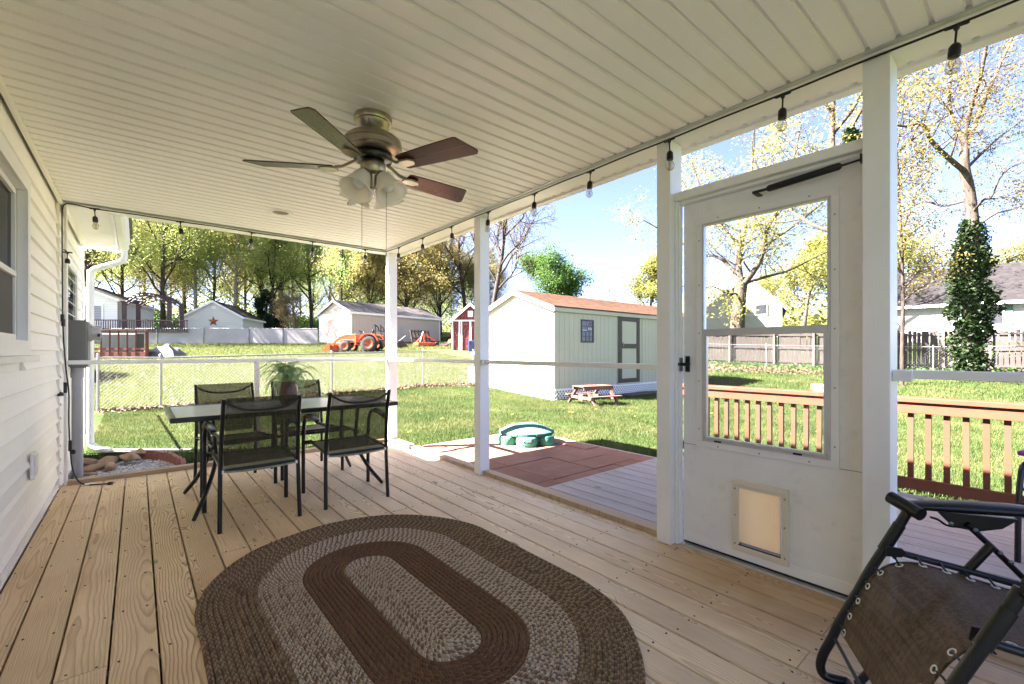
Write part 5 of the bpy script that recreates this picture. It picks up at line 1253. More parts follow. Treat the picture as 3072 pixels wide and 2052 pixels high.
# red deck with dark bins
M['reddeck'] = paint('red_deck_stain', (.13, .022, .015), .6, .25, 4)
rd = thing('raised_deck', (-.5, 30.5, 1), 'dark red stained wooden deck with railing at the left of the neighbouring lawn', 'deck')
qa, qb = Vector((-1.75, 31.3)), Vector((.46, 29.6)); dv = (qb-qa).normalized(); pv = Vector((-dv.y, dv.x))
MB().beam((qa.x-1.6*dv.x, qa.y-1.6*dv.y, .98), (qb.x, qb.y, .98), .06, .34).build('deck_skirt', M['reddeck'], rd)
MB().add([(qa.x-dv.x*2, qa.y-dv.y*2, 1.15), (qb.x, qb.y, 1.15), (qb.x+pv.x*3, qb.y+pv.y*3, 1.15), (qa.x+pv.x*3-dv.x*2, qa.y+pv.y*3-dv.y*2, 1.15)], [(0, 1, 2, 3)]).build('deck_floor', M['reddeck'], rd)
MB().beam((qa.x, qa.y, 2.28), (qb.x, qb.y, 2.28), .12, .05).build('top_rail', M['reddeck'], rd); MB().beam((qa.x, qa.y, 1.30), (qb.x, qb.y, 1.30), .05, .12).build('bottom_rail', M['reddeck'], rd)
for k, f in enumerate((0.0, .155, .31, .465, .62, .775, .97)):
    p = qa.lerp(qb, f); wd = .07 if k < 6 else .14; MB().box(p.x-wd/2, p.x+wd/2, p.y-wd/2, p.y+wd/2, .95, 2.25).build('baluster' if k < 6 else 'post', M['reddeck'], rd)
MB().beam((qa.x-1.7*dv.x, qa.y-1.7*dv.y, 1.05), (qa.x, qa.y, 1.75), .05, .14).build('stair_stringer', M['reddeck'], rd)
bn = MB().prism([(-.9, -.25), (.95, -.25), (.95, .3), (-.9, .3)], .95).build('storage_bin', paint('dark_green_bin', (.018, .030, .024), .6), None, bevel=.05)
bn.location = (-.62, 31.0, 1.16); bn.rotation_euler = (0, 0, math.atan2(dv.y, dv.x)); tag(bn, 'dark green storage bin behind the red deck railing', 'storage bin')
def tarp(cx, cy, cz, seed):
    bm = bmesh.new(); bmesh.ops.create_grid(bm, x_segments=26, y_segments=20, size=1)
    for v in bm.verts:
        x, y = v.co.x, v.co.y; r = max(abs(x), abs(y)*1.05)
        h = .62*(1-r**2.2) + .09*math.sin(5*x+seed)*math.cos(4*y) + .05*math.sin(9*x+7*y)
        v.co = Vector((x*.85+.05*math.sin(4*y), y*.6, max(.0, h)))
    me = bpy.data.meshes.new('tarp'); bm.to_mesh(me); bm.free(); return me
tp = wrap(tarp(0, 0, 0, 1), 'tarp_heap', None, paint('gray_tarp', (.14, .135, .13), .55, .3, 3, .6, bsc=12), 180); tp.location = (1.15, 30.2, G(1.15, 30.2)-.02); tp.rotation_euler = (0, 0, -.6)
tag(tp, 'grey tarpaulin heap on the grass beside the red deck', 'tarpaulin')

# ---- red shed
rsz = G(16.4, 24.3)
M['redpaint'] = paint('peeling_red_paint', (.17, .02, .02), .7, .3, 3, .3, dirt=.1)
def redpeel():
    t = NT('peeling_red'); o = t.obj(); n = t.noise(t.scale(o, 3, 3, .9), 6, 6, .75); c = t.mix(t.ramp(n, [(.56, 0.), (.64, 1.)]), (.16, .02, .02), (.38, .32, .29)); t.bump(n, .4, .02); return t.fin(c, .8)
M['redpeel'] = redpeel()
vang = math.atan2(24.0, 16.4)
rs = gabled('shed', (17.7, 25.4, rsz), 2.8, 2.45, 2.0, 1.05, vang-R(6), (M['redpeel'], M['darkshingle'], M['white']), 'weathered red shed with white trim and double doors left of the cream shed', 'shed', .15)
for s in (-1, 1):
    MB().box(-1.445, -1.402, s*.30-.26, s*.30+.26, .06, 1.88).build('door', M['redpeel'], rs, **B)
    for dx in (-.28, .28): MB().box(-1.475, -1.446, s*.30+dx-.045, s*.30+dx+.045, .03, 1.92).build('door_trim', M['white'], rs, **B)
MB().box(-1.475, -1.402, -1.22, 1.22, 1.93, 2.03).build('header_trim', M['white'], rs, **B)
for y in (-1.18, 1.18, -.72, .72): MB().box(-1.47, -1.402, y-.045, y+.045, 0, 1.925).build('corner_trim', M['white'], rs, **B)
MB().box(-1.44, -1.402, -.17, .17, 2.22, 2.62).build('gable_vent', M['white'], rs, **B)
for k in range(5): MB().box(-1.455, -1.4405, -.12, .12, 2.28+.065*k, 2.31+.065*k).build('vent_slat', M['white'], rs, **B)
# ---- objects round the yard
gT = lambda x, y: G(x, y)
M['orange'] = paint('orange_paint', (.42, .072, .016), .35, .08, 6, .03)
M['tyre'] = paint('tyre_rubber', (.022, .022, .022), .85, .2, 10, .4)
trc = thing('tractor', (10.3, 26.7, gT(10.3, 26.7)), 'small orange tractor with front loader and folded roll bar on the lawn', 'tractor')
ORG[trc.name] = None
def wheel(x, y, r, wd):
    tb_ = MB().lathe([(r*.55, -wd/2), (r*.8, -wd/2), (r*.95, -wd*.42), (r, -wd*.3), (r, wd*.3), (r*.95, wd*.42), (r*.8, wd/2), (r*.55, wd/2)], (x, y, r), (0, 1, 0), 28)
    for k in range(18):
        a = 2*PI*k/18
        for s in (-1, 1): tb_.beam((x+r*1.0*math.cos(a), y, r+r*1.0*math.sin(a)), (x+r*1.0*math.cos(a+.16), y+s*wd*.42, r+r*1.0*math.sin(a+.16)), .03, .035)
    o = tb_.build('wheel', M['tyre'], trc, 50, **B)
    MB().lathe([(0, -wd*.2), (r*.3, -wd*.25), (r*.5, -wd*.46), (r*.57, -wd*.46), (r*.57, wd*.46), (r*.5, wd*.46), (r*.3, wd*.3), (0, wd*.2)], (x, y, r), (0, 1, 0), 20).build('rim', M['orange'], o, 50, **B)
for y in (-.5, .5): wheel(.62, y, .33, .22)
for y in (-.55, .55): wheel(-.82, y, .48, .32)
hood = [(.10, .62), (.10, 1.02), (.22, 1.08), (.75, 1.0), (1.02, .90), (1.08, .72), (1.06, .55), (.12, .55)]
hb = MB(); n = len(hood)
for s in (1,):
    vs = [(x, -.24 if z < .9 else -.19, z) for x, z in hood] + [(x, .24 if z < .9 else .19, z) for x, z in hood]
    hb.add(vs, [tuple(range(n)), tuple(range(n, 2*n))[::-1]] + [(i, n+i, n+(i+1) % n, (i+1) % n) for i in range(n)])
hd_ = hb.build('hood', M['orange'], trc, 60, bevel=.03, **B)
for s in (-1, 1):
    MB().box(.35, .85, s*.245-.003, s*.245+.003, .66, .78).build('hood_grille', M['black'], hd_, **B)
    fdp = [(-.82+.60*math.cos(R(a)), .52+.58*math.sin(R(a))) for a in range(15, 171, 12)]; fdi = [(-.82+.54*math.cos(R(a)), .52+.52*math.sin(R(a))) for a in range(170, 14, -12)]
    MB().prism_y(fdp+fdi, s*.38, s*.72).build('fender', M['orange'], trc, 40, **B)
MB().box(-.6, 1.0, -.16, .16, .38, .56).build('chassis', M['black'], trc, bevel=.02, **B)
MB().box(-.45, .14, -.42, .42, .40, .46).build('floor_plate', M['orange'], trc, bevel=.01, **B)
MB().box(-1.3, -.35, -.30, .30, .46, .74).build('rear_body', M['orange'], trc, bevel=.04, **B)
MB().box(-.78, -.38, -.22, .22, .80, .88).build('seat', M['black'], trc, bevel=.03, **B)
MB().beam((-.76, 0, .85), (-.92, 0, 1.30), .42, .09, up=(1, 0, .3)).build('seat_back', M['black'], trc, bevel=.03, **B)
for s in (-1, 1): MB().box(-.82, -.50, s*.26-.03, s*.26+.03, 1.0, 1.05).build('seat_arm', M['black'], trc, bevel=.01, **B)
for s in (-1, 1):
    MB().tube([(-1.14, s*.44, .55), (-1.14, s*.44, 1.52), (-1.10, s*.44, 1.60), (-1.28, s*.42, 1.46), (-1.36, s*.42, 1.22)], .038, 8).build('roll_bar', M['black'], trc, 50, **B)
MB().tube([(-1.36, -.42, 1.22), (-1.36, .42, 1.22)], .035, 8).build('roll_bar_top', M['black'], trc, 50, **B)
MB().tube([(.02, 0, .9), (-.10, 0, 1.18)], .025, 8).build('steering_column', M['black'], trc, 50, **B)
sw_ = MB(); 
cs_ = Vector((-.11, 0, 1.20)); ax = Vector((-.4, 0, .9)).normalized(); _, uu, vv = orth(ax)
sw_.tube([cs_+(uu*math.cos(2*PI*k/20)+vv*math.sin(2*PI*k/20))*.19 for k in range(21)], .016, 6); sw_.beam(cs_-uu*.18, cs_+uu*.18, .03, .02)
sw_.build('steering_wheel', M['black'], trc, 50, **B)
for s in (-1, 1):
    MB().tube([(.02, s*.42, .45), (.02, s*.42, .95)], .06, 6).build('loader_post', M['orange'], trc, **B)
    la = [Vector((.02, s*.42, .93)), Vector((.50, s*.42, .98)), Vector((.95, s*.42, .86)), Vector((1.30, s*.42, .56)), Vector((1.52, s*.42, .22))]
    for a, b in zip(la[:-1], la[1:]): MB().beam(a, b, .07, .13).build('loader_arm', M['orange'], trc, bevel=.008, **B)
    MB().tube([(.15, s*.42, .70), (.95, s*.42, .72)], .025, 8).build('loader_cylinder', M['steel'], trc, **B)
bk_ = [(1.45, .05), (1.50, .42), (1.62, .50), (1.60, .30), (1.68, .10), (2.02, .02), (1.98, -.01), (1.50, -.01)]
MB().prism_y(bk_, -.62, .62).build('bucket', M['orange'], trc, bevel=.008, **B)
for s in (-1, 1): MB().prism_y([(1.47, 0), (1.50, .46), (1.66, .50), (2.0, .02)], s*.62, s*.64).build('bucket_side', M['orange'], trc, **B)
MB().box(-1.55, -1.30, -.25, .25, .30, .75).build('rear_hitch', M['black'], trc, bevel=.03, **B)
trc.rotation_euler = (0, 0, math.atan2(2.05, -2.46)+R(-4)); trc.scale = (1.02, 1.02, 1.02)
def junk(name, lab, cat, x, y, mb, m, rz=0, bevel=0, smooth=0, dz=0, grp=None):
    o = mb.build(name, m, None, smooth, bevel); o.location = (x, y, G(x, y)+dz); o.rotation_euler = (0, 0, rz); return tag(o, lab, cat, grp)
pal = thing('wood_pallet', (17.0, 31.2, G(17, 31.2)), 'grey wooden pallet leaning on the tan outbuilding wall', 'pallet'); ORG[pal.name] = None
for k in range(6): MB().box(-.95+.35*k, -.78+.35*k, 0, .03, 0, 1.25).build('slat', M['oldwood'], pal, **B)
for z in (.08, .6, 1.15): MB().box(-.95, .97, .031, .09, z-.05, z+.05).build('cross_slat', M['oldwood'], pal, **B)
pal.rotation_euler = (R(-14), 0, tang)
oi = thing('mower_attachment', (16.4, 29.6, G(16.4, 29.6)), 'orange mower attachment lying in the grass in front of the tan outbuilding', 'machinery'); ORG[oi.name] = None
MB().prism([(-.8, -.4), (.5, -.5), (.9, 0), (.5, .5), (-.8, .4)], .22, Matrix.Translation((0, 0, .08))).build('mower_deck', M['orange'], oi, bevel=.04, **B)
MB().tube([(-.6, -.3, .3), (-.2, 0, 1.05), (.1, .3, .3)], .05, 8).build('hitch_frame', M['orange'], oi, **B)
MB().tube([(-.6, .3, .3), (-.15, 0, .95), (.9, 0, .45)], .04, 8).build('hitch_brace', M['orange'], oi, **B)
for s in (-.45, .45): MB().lathe([(0, -.06), (.17, -.06), (.17, .06), (0, .06)], (.7, s, .17), (0, 1, 0), 16).build('gauge_wheel', M['tyre'], oi, **B)
ob_ = thing('tiller_attachment', (19.0, 29.4, G(19, 29.4)), 'orange tiller attachment in the grass right of the wooden pallet', 'machinery'); ORG[ob_.name] = None
MB().prism_y([(-.5, .2), (-.35, .5), (.1, .62), (.55, .4), (.6, .2)], -.6, .6).build('tiller_hood', M['orange'], ob_, bevel=.03, **B)
MB().lathe([(0, -.55), (.22, -.55), (.22, .55), (0, .55)], (0, 0, .22), (0, 1, 0), 10).build('tiller_drum', M['black'], ob_, **B)
MB().tube([(-.1, 0, .55), (-.5, 0, .95)], .05, 8).build('hitch', M['orange'], ob_, **B)
dk2 = thing('plow_attachment', (13.9, 29.0, G(13.9, 29)), 'black implement in the grass at the left end of the equipment row', 'machinery'); ORG[dk2.name] = None
MB().prism_y([(-.5, .05), (-.45, .45), (.2, .5), (.6, .1)], -.5, .5).build('housing', M['black'], dk2, bevel=.04, **B); MB().tube([(0, 0, .4), (.6, 0, .85)], .04, 8).build('handle_bar', M['steel'], dk2, **B)
for (x, y, a, lb) in ((17.6, 28.6, .3, 'pale scrap boards heaped between the two orange implements'), (20.2, 28.4, -.5, 'brown scrap timber heap in front of the right end of the tan outbuilding')):
    t_ = thing('lumber_pile', (x, y, G(x, y)), lb, 'lumber pile'); ORG[t_.name] = None
    for k in range(9):
        q = random.Random(k+int(x)); L_ = q.uniform(.6, 1.4)
        o = MB().box(-L_/2, L_/2, -.05, .05, 0, .035).build('plank', M['oldwood'] if k % 2 else M['picnic'], t_, **B); o.location = (q.uniform(-.5, .5), q.uniform(-.4, .4), .02+.05*k*.6); o.rotation_euler = (q.uniform(-.2, .2), q.uniform(-.25, .25), q.uniform(0, 3))
    t_.rotation_euler = (0, 0, a)
bc = thing('garden_cart', (16.6, 23.1, G(16.6, 23.1)), 'dark blue plastic bins stacked beside the red shed door', 'bins'); ORG[bc.name] = None
blue = paint('navy_plastic', (.02, .04, .12), .35, .1, 4)
for i, (x, y, h_) in enumerate(((-.35, 0, .75), (.35, .1, .7))):
    MB().prism([(-.33, -.3), (.33, -.3), (.33, .3), (-.33, .3)], h_, Matrix.Translation((x, y, 0))).build('bin', blue, bc, bevel=.05, **B)
    for k in range(4): MB().box(x-.28+.16*k, x-.2+.16*k, y-.32, y-.301, .1, h_-.1).build('bin_rib', blue, bc, **B)
bc.rotation_euler = (0, 0, vang-R(90))
for i, (x, y, m_, lb, nm) in enumerate(((15.95, 21.3, (.62, .48, .03), 'yellow plastic sack lying in the grass in front of the red shed', 'feed_sack'), (15.4, 21.8, (.62, .60, .52), 'pale sack in the grass left of the yellow one', 'feed_sack'), (16.55, 20.9, (.58, .42, .05), 'second yellow sack right of the first by the red shed', 'feed_sack'))):
    bm = bmesh.new(); bmesh.ops.create_icosphere(bm, subdivisions=3, radius=1)
    for v in bm.verts: p = v.co; v.co = Vector((p.x*.42*(1+.1*math.sin(6*p.y+i)), p.y*.30, max(-.02, p.z*.17*(1+.25*math.sin(5*p.x+i*2)))))
    me = bpy.data.meshes.new(nm); bm.to_mesh(me); bm.free()
    o = wrap(me, nm, None, paint(nm+str(i), m_, .5, .15, 8, .3, bsc=30), 180); o.location = (x, y, G(x, y)+.03); o.rotation_euler = (0, 0, i*1.3); tag(o, lb, 'sack')
sn = thing('house_sign_shed', (24.5, 33.0, 2), 'dark low outbuilding between the tan building and the red shed', 'outbuilding'); ORG[sn.name] = None
MB().box(-1.6, 1.6, -1, 1, -.6, 1.6).build('wall', paint('brown_wall', (.20, .11, .07), .8), sn, **B); MB().box(-1.9, 1.9, -1.3, 1.3, 1.601, 2.05).build('roof', paint('black_roof', (.03, .03, .03), .8), sn, **B)
sn.name = 'outbuilding'; sn.rotation_euler = (0, 0, R(-38))
# ---- neighbours at the right: grey roofed ranch house and white gabled house
M['lapw'] = wallpaper('white_lap_siding_right', (.30, .29, .275), .2, False)
rh = gabled('house', (43.2, -1.5, 2.1), 19, 9.0, 2.1, 2.55, R(95), (M['lapw'], M['darkshingle'], M['white']), 'white ranch house with long dark grey roof behind the picket fence at the right', 'house', .35)
for i, (x, w_) in enumerate(((4.3, 1.6), (2.0, .5), (.6, 1.0), (-4, 1.5))):
    fr_ = ringy(x-w_/2, x+w_/2, 4.5, 4.56, .6, 1.75, .08).build('window', M['white'], rh, **B); MB().box(x-w_/2+.081, x+w_/2-.081, 4.505, 4.53, .68, 1.67).build('pane', M['sheddark'], fr_, **B)
    for s in (-1, 1): MB().box(x+s*(w_/2+.18)-.14, x+s*(w_/2+.18)+.14, 4.5, 4.55, .6, 1.75).build('shutter', paint('green_shutter', (.05, .10, .08), .6), fr_, **B)
gh = gabled('house', (44.0, 18.1, 2.6), 9.0, 5.4, 2.4, 2.7, R(20), (wallpaper('pale_green_siding', (.24, .26, .23), .2, False), M['grayshingle'], M['white']), 'pale house gable with two small windows behind the left end of the picket fence', 'house', .3)
for y in (-1.2, 1.3):
    o = MB().box(-4.55, -4.501, y-.4, y+.4, 1.7, 2.5).build('window', M['sheddark'], gh, **B); ringy(y-.46, y+.46, 0, .03, 1.64, 2.56, .06).build('window_frame', M['white'], o, **B).matrix_local = Matrix.Translation((-4.56, 0, 0)) @ Matrix.Rotation(R(90), 4, 'Z')
gg = gabled('garage', (38.6, 20.6, 2.2), 7.0, 6.0, 2.2, 2.0, R(72), (M['lapw'], M['grayshingle'], M['white']), 'white garage with low grey roof left of the pale gable', 'garage', .3)

# ================================================================ TREES
rngT = np.random.default_rng(11)
def grow(base, d, L, r, level, maxl, segs, leaves, rng, P):
    """tapered, wandering limb; collects tube segments and leaf anchor points"""
    n = 5 if level < 2 else 4 if level == 2 else 3
    p = np.array(base, float); d = np.array(d, float); d /= np.linalg.norm(d); pts = [p.copy()]; dirs = [d.copy()]
    for i in range(n):
        d = d + rng.normal(0, P['wig'][min(level, 3)], 3) + np.array([0, 0, P['up'][min(level, 3)]]); d /= np.linalg.norm(d)
        p = p + d*L/n; pts.append(p.copy()); dirs.append(d.copy())
    segs.append((pts, [r*(1-.75*i/n) if level else r*(1-.62*i/n) for i in range(n+1)], level))
    if level >= maxl:
        for q in pts[1:]: leaves.append((q, L))
        return
    nc = P['kids'][min(level, 3)]
    for c in range(nc):
        f = P['from'][min(level, 3)] + (1-P['from'][min(level, 3)])*(c+rng.uniform(.1, .9))/nc
        k = min(n-1, int(f*n)); q = pts[k] + (pts[k+1]-pts[k])*(f*n-k); dd = dirs[k+1]
        a = rng.uniform(0, 6.283); spread = math.radians(rng.uniform(*P['ang'][min(level, 3)]))
        u = np.cross(dd, [0.3, .2, 1.]); u /= np.linalg.norm(u)+1e-9; v = np.cross(dd, u)
        nd = dd*math.cos(spread) + (u*math.cos(a)+v*math.sin(a))*math.sin(spread)
        grow(q, nd, L*rng.uniform(*P['len'][min(level, 3)])*(1.15-f*.45), r*(.34+.2*(1-f)), level+1, maxl, segs, leaves, rng, P)
    if level and level < maxl: pass
def seg_arrays(segs, minr=.004):
    V = []; F = []; q = 0
    for pts, rs, lv in segs:
        k = 9 if lv == 0 else 6 if lv == 1 else 4 if lv == 2 else 3
        P = np.array(pts); n = len(P); D = np.gradient(P, axis=0); D /= np.linalg.norm(D, axis=1)[:, None]+1e-9
        U = np.cross(D, [0.31, .17, .93]); U /= np.linalg.norm(U, axis=1)[:, None]+1e-9; W = np.cross(D, U)
        a = np.arange(k)*2*math.pi/k; rr = np.maximum(np.array(rs), minr)[:, None, None]
        ring_ = P[:, None] + rr*(U[:, None]*np.cos(a)[None, :, None] + W[:, None]*np.sin(a)[None, :, None]); V.append(ring_.reshape(-1, 3))
        i = np.arange(n-1)[:, None]*k + np.arange(k)[None]; j = np.arange(n-1)[:, None]*k + (np.arange(k)[None]+1) % k
        F.append((np.stack([i, j, j+k, i+k], -1).reshape(-1, 4))+q); q += n*k
    return np.concatenate(V), np.concatenate(F)
def leaf_arrays(anchors, per, rad, size, rng, droop=0., flat=1.):
    n = len(anchors)*per; C = np.repeat(np.array([a[0] for a in anchors]), per, 0) + rng.normal(0, 1, (n, 3))*rad*np.array([1, 1, flat])
    N = rng.normal(0, 1, (n, 3)); N[:, 2] = np.abs(N[:, 2])+.35; N /= np.linalg.norm(N, axis=1)[:, None]
    T = np.cross(N, rng.normal(0, 1, (n, 3))); T /= np.linalg.norm(T, axis=1)[:, None]+1e-9; S = np.cross(N, T)
    s = (size*rng.uniform(.55, 1.35, n))[:, None]
    V = np.stack([C-T*s, C+S*s*.55+N*s*.12, C+T*s, C-S*s*.55+N*s*.12], 1).reshape(-1, 3)
    return V, np.arange(n*4).reshape(-1, 4)
BK = {'gray': bark('bark_gray', (.028, .021, .015), (.085, .068, .052)), 'dark': bark('bark_dark', (.025, .019, .015), (.06, .047, .037)), 'pale': bark('bark_pale', (.20, .165, .13), (.34, .29, .24))}
LF = {'spring': foliage('leaf_spring', [(.27, .35, .09), (.38, .45, .14), (.46, .50, .20), (.31, .39, .11)], .70),
      'fresh': foliage('leaf_fresh', [(.16, .32, .07), (.24, .40, .11), (.32, .46, .16)], .6), 'gold': foliage('leaf_gold', [(.22, .16, .045), (.16, .15, .04), (.28, .22, .08), (.13, .14, .035)], .55),
      'green': foliage('leaf_green', [(.042, .105, .018), (.07, .15, .03), (.11, .20, .05)], .5), 'tan': foliage('leaf_tan', [(.24, .18, .09), (.16, .14, .055), (.26, .21, .12)], .5),
      'ivy': foliage('leaf_ivy', [(.007, .016, .005), (.012, .028, .008), (.022, .044, .012), (.04, .066, .022)], .25, .45), 'pine': foliage('leaf_evergreen', [(.012, .028, .012), (.022, .045, .02)], .15), 'yellow': foliage('leaf_yellow_green', [(.21, .22, .05), (.28, .27, .08), (.16, .18, .045)], .55),
      'oak': foliage('leaf_oak', [(.32, .25, .08), (.24, .25, .07), (.38, .31, .13), (.20, .22, .06)], .65)}
PD = dict(wig=[.045, .16, .2, .25], up=[.02, .07, .06, .03], kids=[9, 5, 4, 3], ang=[(35, 65), (30, 60), (30, 65), (30, 70)], len=[(.36, .5), (.4, .6), (.42, .62), (.45, .6)])
PD['from'] = [.38, .25, .2, .2]
PF = dict(PD, kids=[24, 5, 3, 3], up=[.02, .12, .08, .03], wig=[.03, .12, .2, .25], len=[(.15, .27), (.42, .62), (.45, .62), (.5, .6)], ang=[(35, 70), (30, 60), (30, 65), (30, 70)]); PF['from'] = [.16, .2, .2, .2]
def tree_meshes(seed, H, r, P, maxl, per, rad, size, leaf, bk, extra=None, lean=(0, 0), flat=1., seg0=True, thin=1.0):
    rng = np.random.default_rng(seed); segs, leaves = [], []
    if extra is None: grow((0, 0, -.3), (lean[0], lean[1], 1), H, r, 0, maxl, segs, leaves, rng, P)
    else: extra(segs, leaves, rng)
    V, F = seg_arrays(segs)
    if thin < 1: leaves = [l for l in leaves if rng.random() < thin]
    LV, LFc = leaf_arrays(leaves, per, rad, size, rng, flat=flat)
    def mk(nm, V, F, m, sm):
        me = bpy.data.meshes.new(nm); me.vertices.add(len(V)); me.vertices.foreach_set('co', V.astype(np.float32).ravel()); me.loops.add(F.size); me.loops.foreach_set('vertex_index', F.ravel().astype(np.int32))
        me.polygons.add(len(F)); me.polygons.foreach_set('loop_start', (np.arange(len(F))*4).astype(np.int32)); me.update(calc_edges=True); me.materials.append(m)
        if sm: me.shade_smooth()
        return me
    return mk('trunk', V, F, BK[bk], True), mk('crown', LV, LFc, LF[leaf], False)
def put_tree(name, ms, x, y, rz, s, label, group=None, z=None, sz=None):
    t = thing(name, (x, y, G(min(max(x, -60), 90), min(max(y, -25), 110)) if z is None else z), label, 'tree', group); t.rotation_euler = (0, 0, rz); t.scale = (s, s, sz or s)
    for nm, me in zip(('trunk', 'crown'), ms):
        o = bpy.data.objects.new(nm, me); col.objects.link(o); o.parent = t
    return t
# ---- the near tree wrapped in ivy, at the right: its limbs follow the photograph, built in metres in depth too
def ray_(u, v): x = (u-1536)/1344.65; return np.array([.64165+x*.76700, .76700-x*.64165, -(v-1055.7)/1344.65])
def limb(segs, leaves, rng, pts, r0, r1, kids, P, L0, lv=1):
    B_ = [np.array(p[:]) for p in bez(pts, 4)]; n = len(B_); rs = [r0+(r1-r0)*i/(n-1) for i in range(n)]
    segs.append((B_, rs, lv))
    for c in range(kids):
        i = int((.15+.85*(c+rng.random())/kids)*(n-1)); i = min(max(i, 1), n-1); d = B_[i]-B_[i-1]; d /= np.linalg.norm(d)
        a = rng.uniform(0, 6.28); u = np.cross(d, [.3, .2, 1.]); u /= np.linalg.norm(u); v = np.cross(d, u); sp = R(rng.uniform(35, 65))
        grow(B_[i], d*math.cos(sp)+(u*math.cos(a)+v*math.sin(a))*math.sin(sp)+np.array([0, 0, .15]), L0*rng.uniform(.6, 1.1), max(.012, rs[i]*.4), 2, 4, segs, leaves, rng, P)
LATv = np.array([.766, -.643])       # sideways on a sight line to that tree
def tr2(depth, base, k=1.):
    def f(u, v, dy=0.):    # sideways, height and depth offsets in metres measured from a base
        p = ray_(u, v)*(depth+dy); return (p[0]-base[0], p[1]-base[1], p[2]+1.15-base[2])
    return f
ib_ = ray_(2908, 1120)*17; ibx, iby = float(ib_[0]), float(ib_[1]); ibz = G(ibx, iby)
def ivy_tree(segs, leaves, rng):
    f = tr2(17, (ibx, iby, ibz))
    tk = [(0, 0, -.3), f(2910, 950), f(2916, 800), f(2919, 700), f(2908, 580), f(2893, 500), f(2893, 425)]
    B_ = [np.array(p[:]) for p in bez(tk, 4)]; segs.append((B_, [.26-.12*i/(len(B_)-1) for i in range(len(B_))], 0))
    kw = dict(P=PD, L0=2.0)
    limb(segs, leaves, rng, [f(2893, 425), f(2868, 380, .3), f(2848, 318, .6), f(2850, 240, .8), f(2862, 130, 1.2), f(2870, -60, 1.8)], .09, .03, 8, **kw)
    limb(segs, leaves, rng, [f(2893, 425), f(2910, 330, -.3), f(2940, 230, -.8), f(2960, 130, -1.2), f(2975, -40, -1.6)], .10, .03, 8, **kw)
    limb(segs, leaves, rng, [f(2897, 440), f(2930, 360, .4), f(2975, 250, 1.0), f(3020, 150, 1.4), f(3070, 40, 2.)], .10, .03, 8, **kw)
    limb(segs, leaves, rng, [f(2895, 515), f(2835, 465, -.6), f(2792, 420, -1.0), f(2765, 372, -1.4), f(2700, 378, -1.8), f(2600, 330, -2.)], .10, .02, 10, **kw)
    limb(segs, leaves, rng, [f(2905, 500), f(2950, 455, .5), f(3000, 410, 1.), f(3080, 350, 1.6), f(3200, 250, 2.)], .06, .02, 9, **kw)
    limb(segs, leaves, rng, [f(2902, 600), f(2830, 617, .8), f(2770, 605, 1.2), f(2700, 640, 1.8), f(2620, 640, 2.)], .055, .015, 8, **kw)
    limb(segs, leaves, rng, [f(2916, 640), f(2950, 600, -.7), f(2975, 590, -1.), f(3010, 520, -1.4), f(3090, 470, -2.)], .05, .015, 8, **kw)
    limb(segs, leaves, rng, [f(2916, 690), f(2990, 640, .9), f(3060, 620, 1.5), f(3150, 560, 2.)], .04, .012, 6, **kw)
ms = tree_meshes(5, 1, 1, PD, 4, 7, .16, .042, 'gold', 'gray', ivy_tree)
t_ = thing('ivy_covered_tree', (ibx, iby, ibz), 'tall sparse tree with its trunk wrapped in dark ivy in front of the picket fence', 'tree')
for nm, me in zip(('trunk', 'crown'), ms): o = bpy.data.objects.new(nm, me); col.objects.link(o); o.parent = t_
def ivy_on(root, prof, n, size, path, seed):
    rng = np.random.default_rng(seed); an = []
    zs_ = rng.uniform(prof[0][0], prof[-1][0], n)
    for z in zs_:
        r = np.interp(z, [p[0] for p in prof], [p[1] for p in prof]); cx, cy = np.interp(z, [p[0] for p in path], [p[1] for p in path]), np.interp(z, [p[0] for p in path], [p[2] for p in path])
        a = rng.uniform(0, 6.28); k = r*(.55+.5*rng.random())*(1+.28*math.sin(3*a+z*2.3)+.2*math.sin(z*5+a)); an.append((np.array([cx+k*math.cos(a), cy+k*math.sin(a), z]), 1))
    V, F = leaf_arrays(an, 3, .07, size, rng); o = npmesh('ivy', V, F, LF['ivy']); o.parent = root; return o
ivy_on(t_, [(0, .42), (.9, .38), (1.6, .46), (2.3, .52), (2.7, .85), (3.1, .52), (3.8, .46), (4.4, .56), (5.0, .44), (5.4, .40), (6.1, .14)], 4400, .075, [(0, 0, 0), (2, .05, -.02), (4, .15, -.03), (6, .14, 0)], 4)
fl = ray_(2800, 945)*16.6
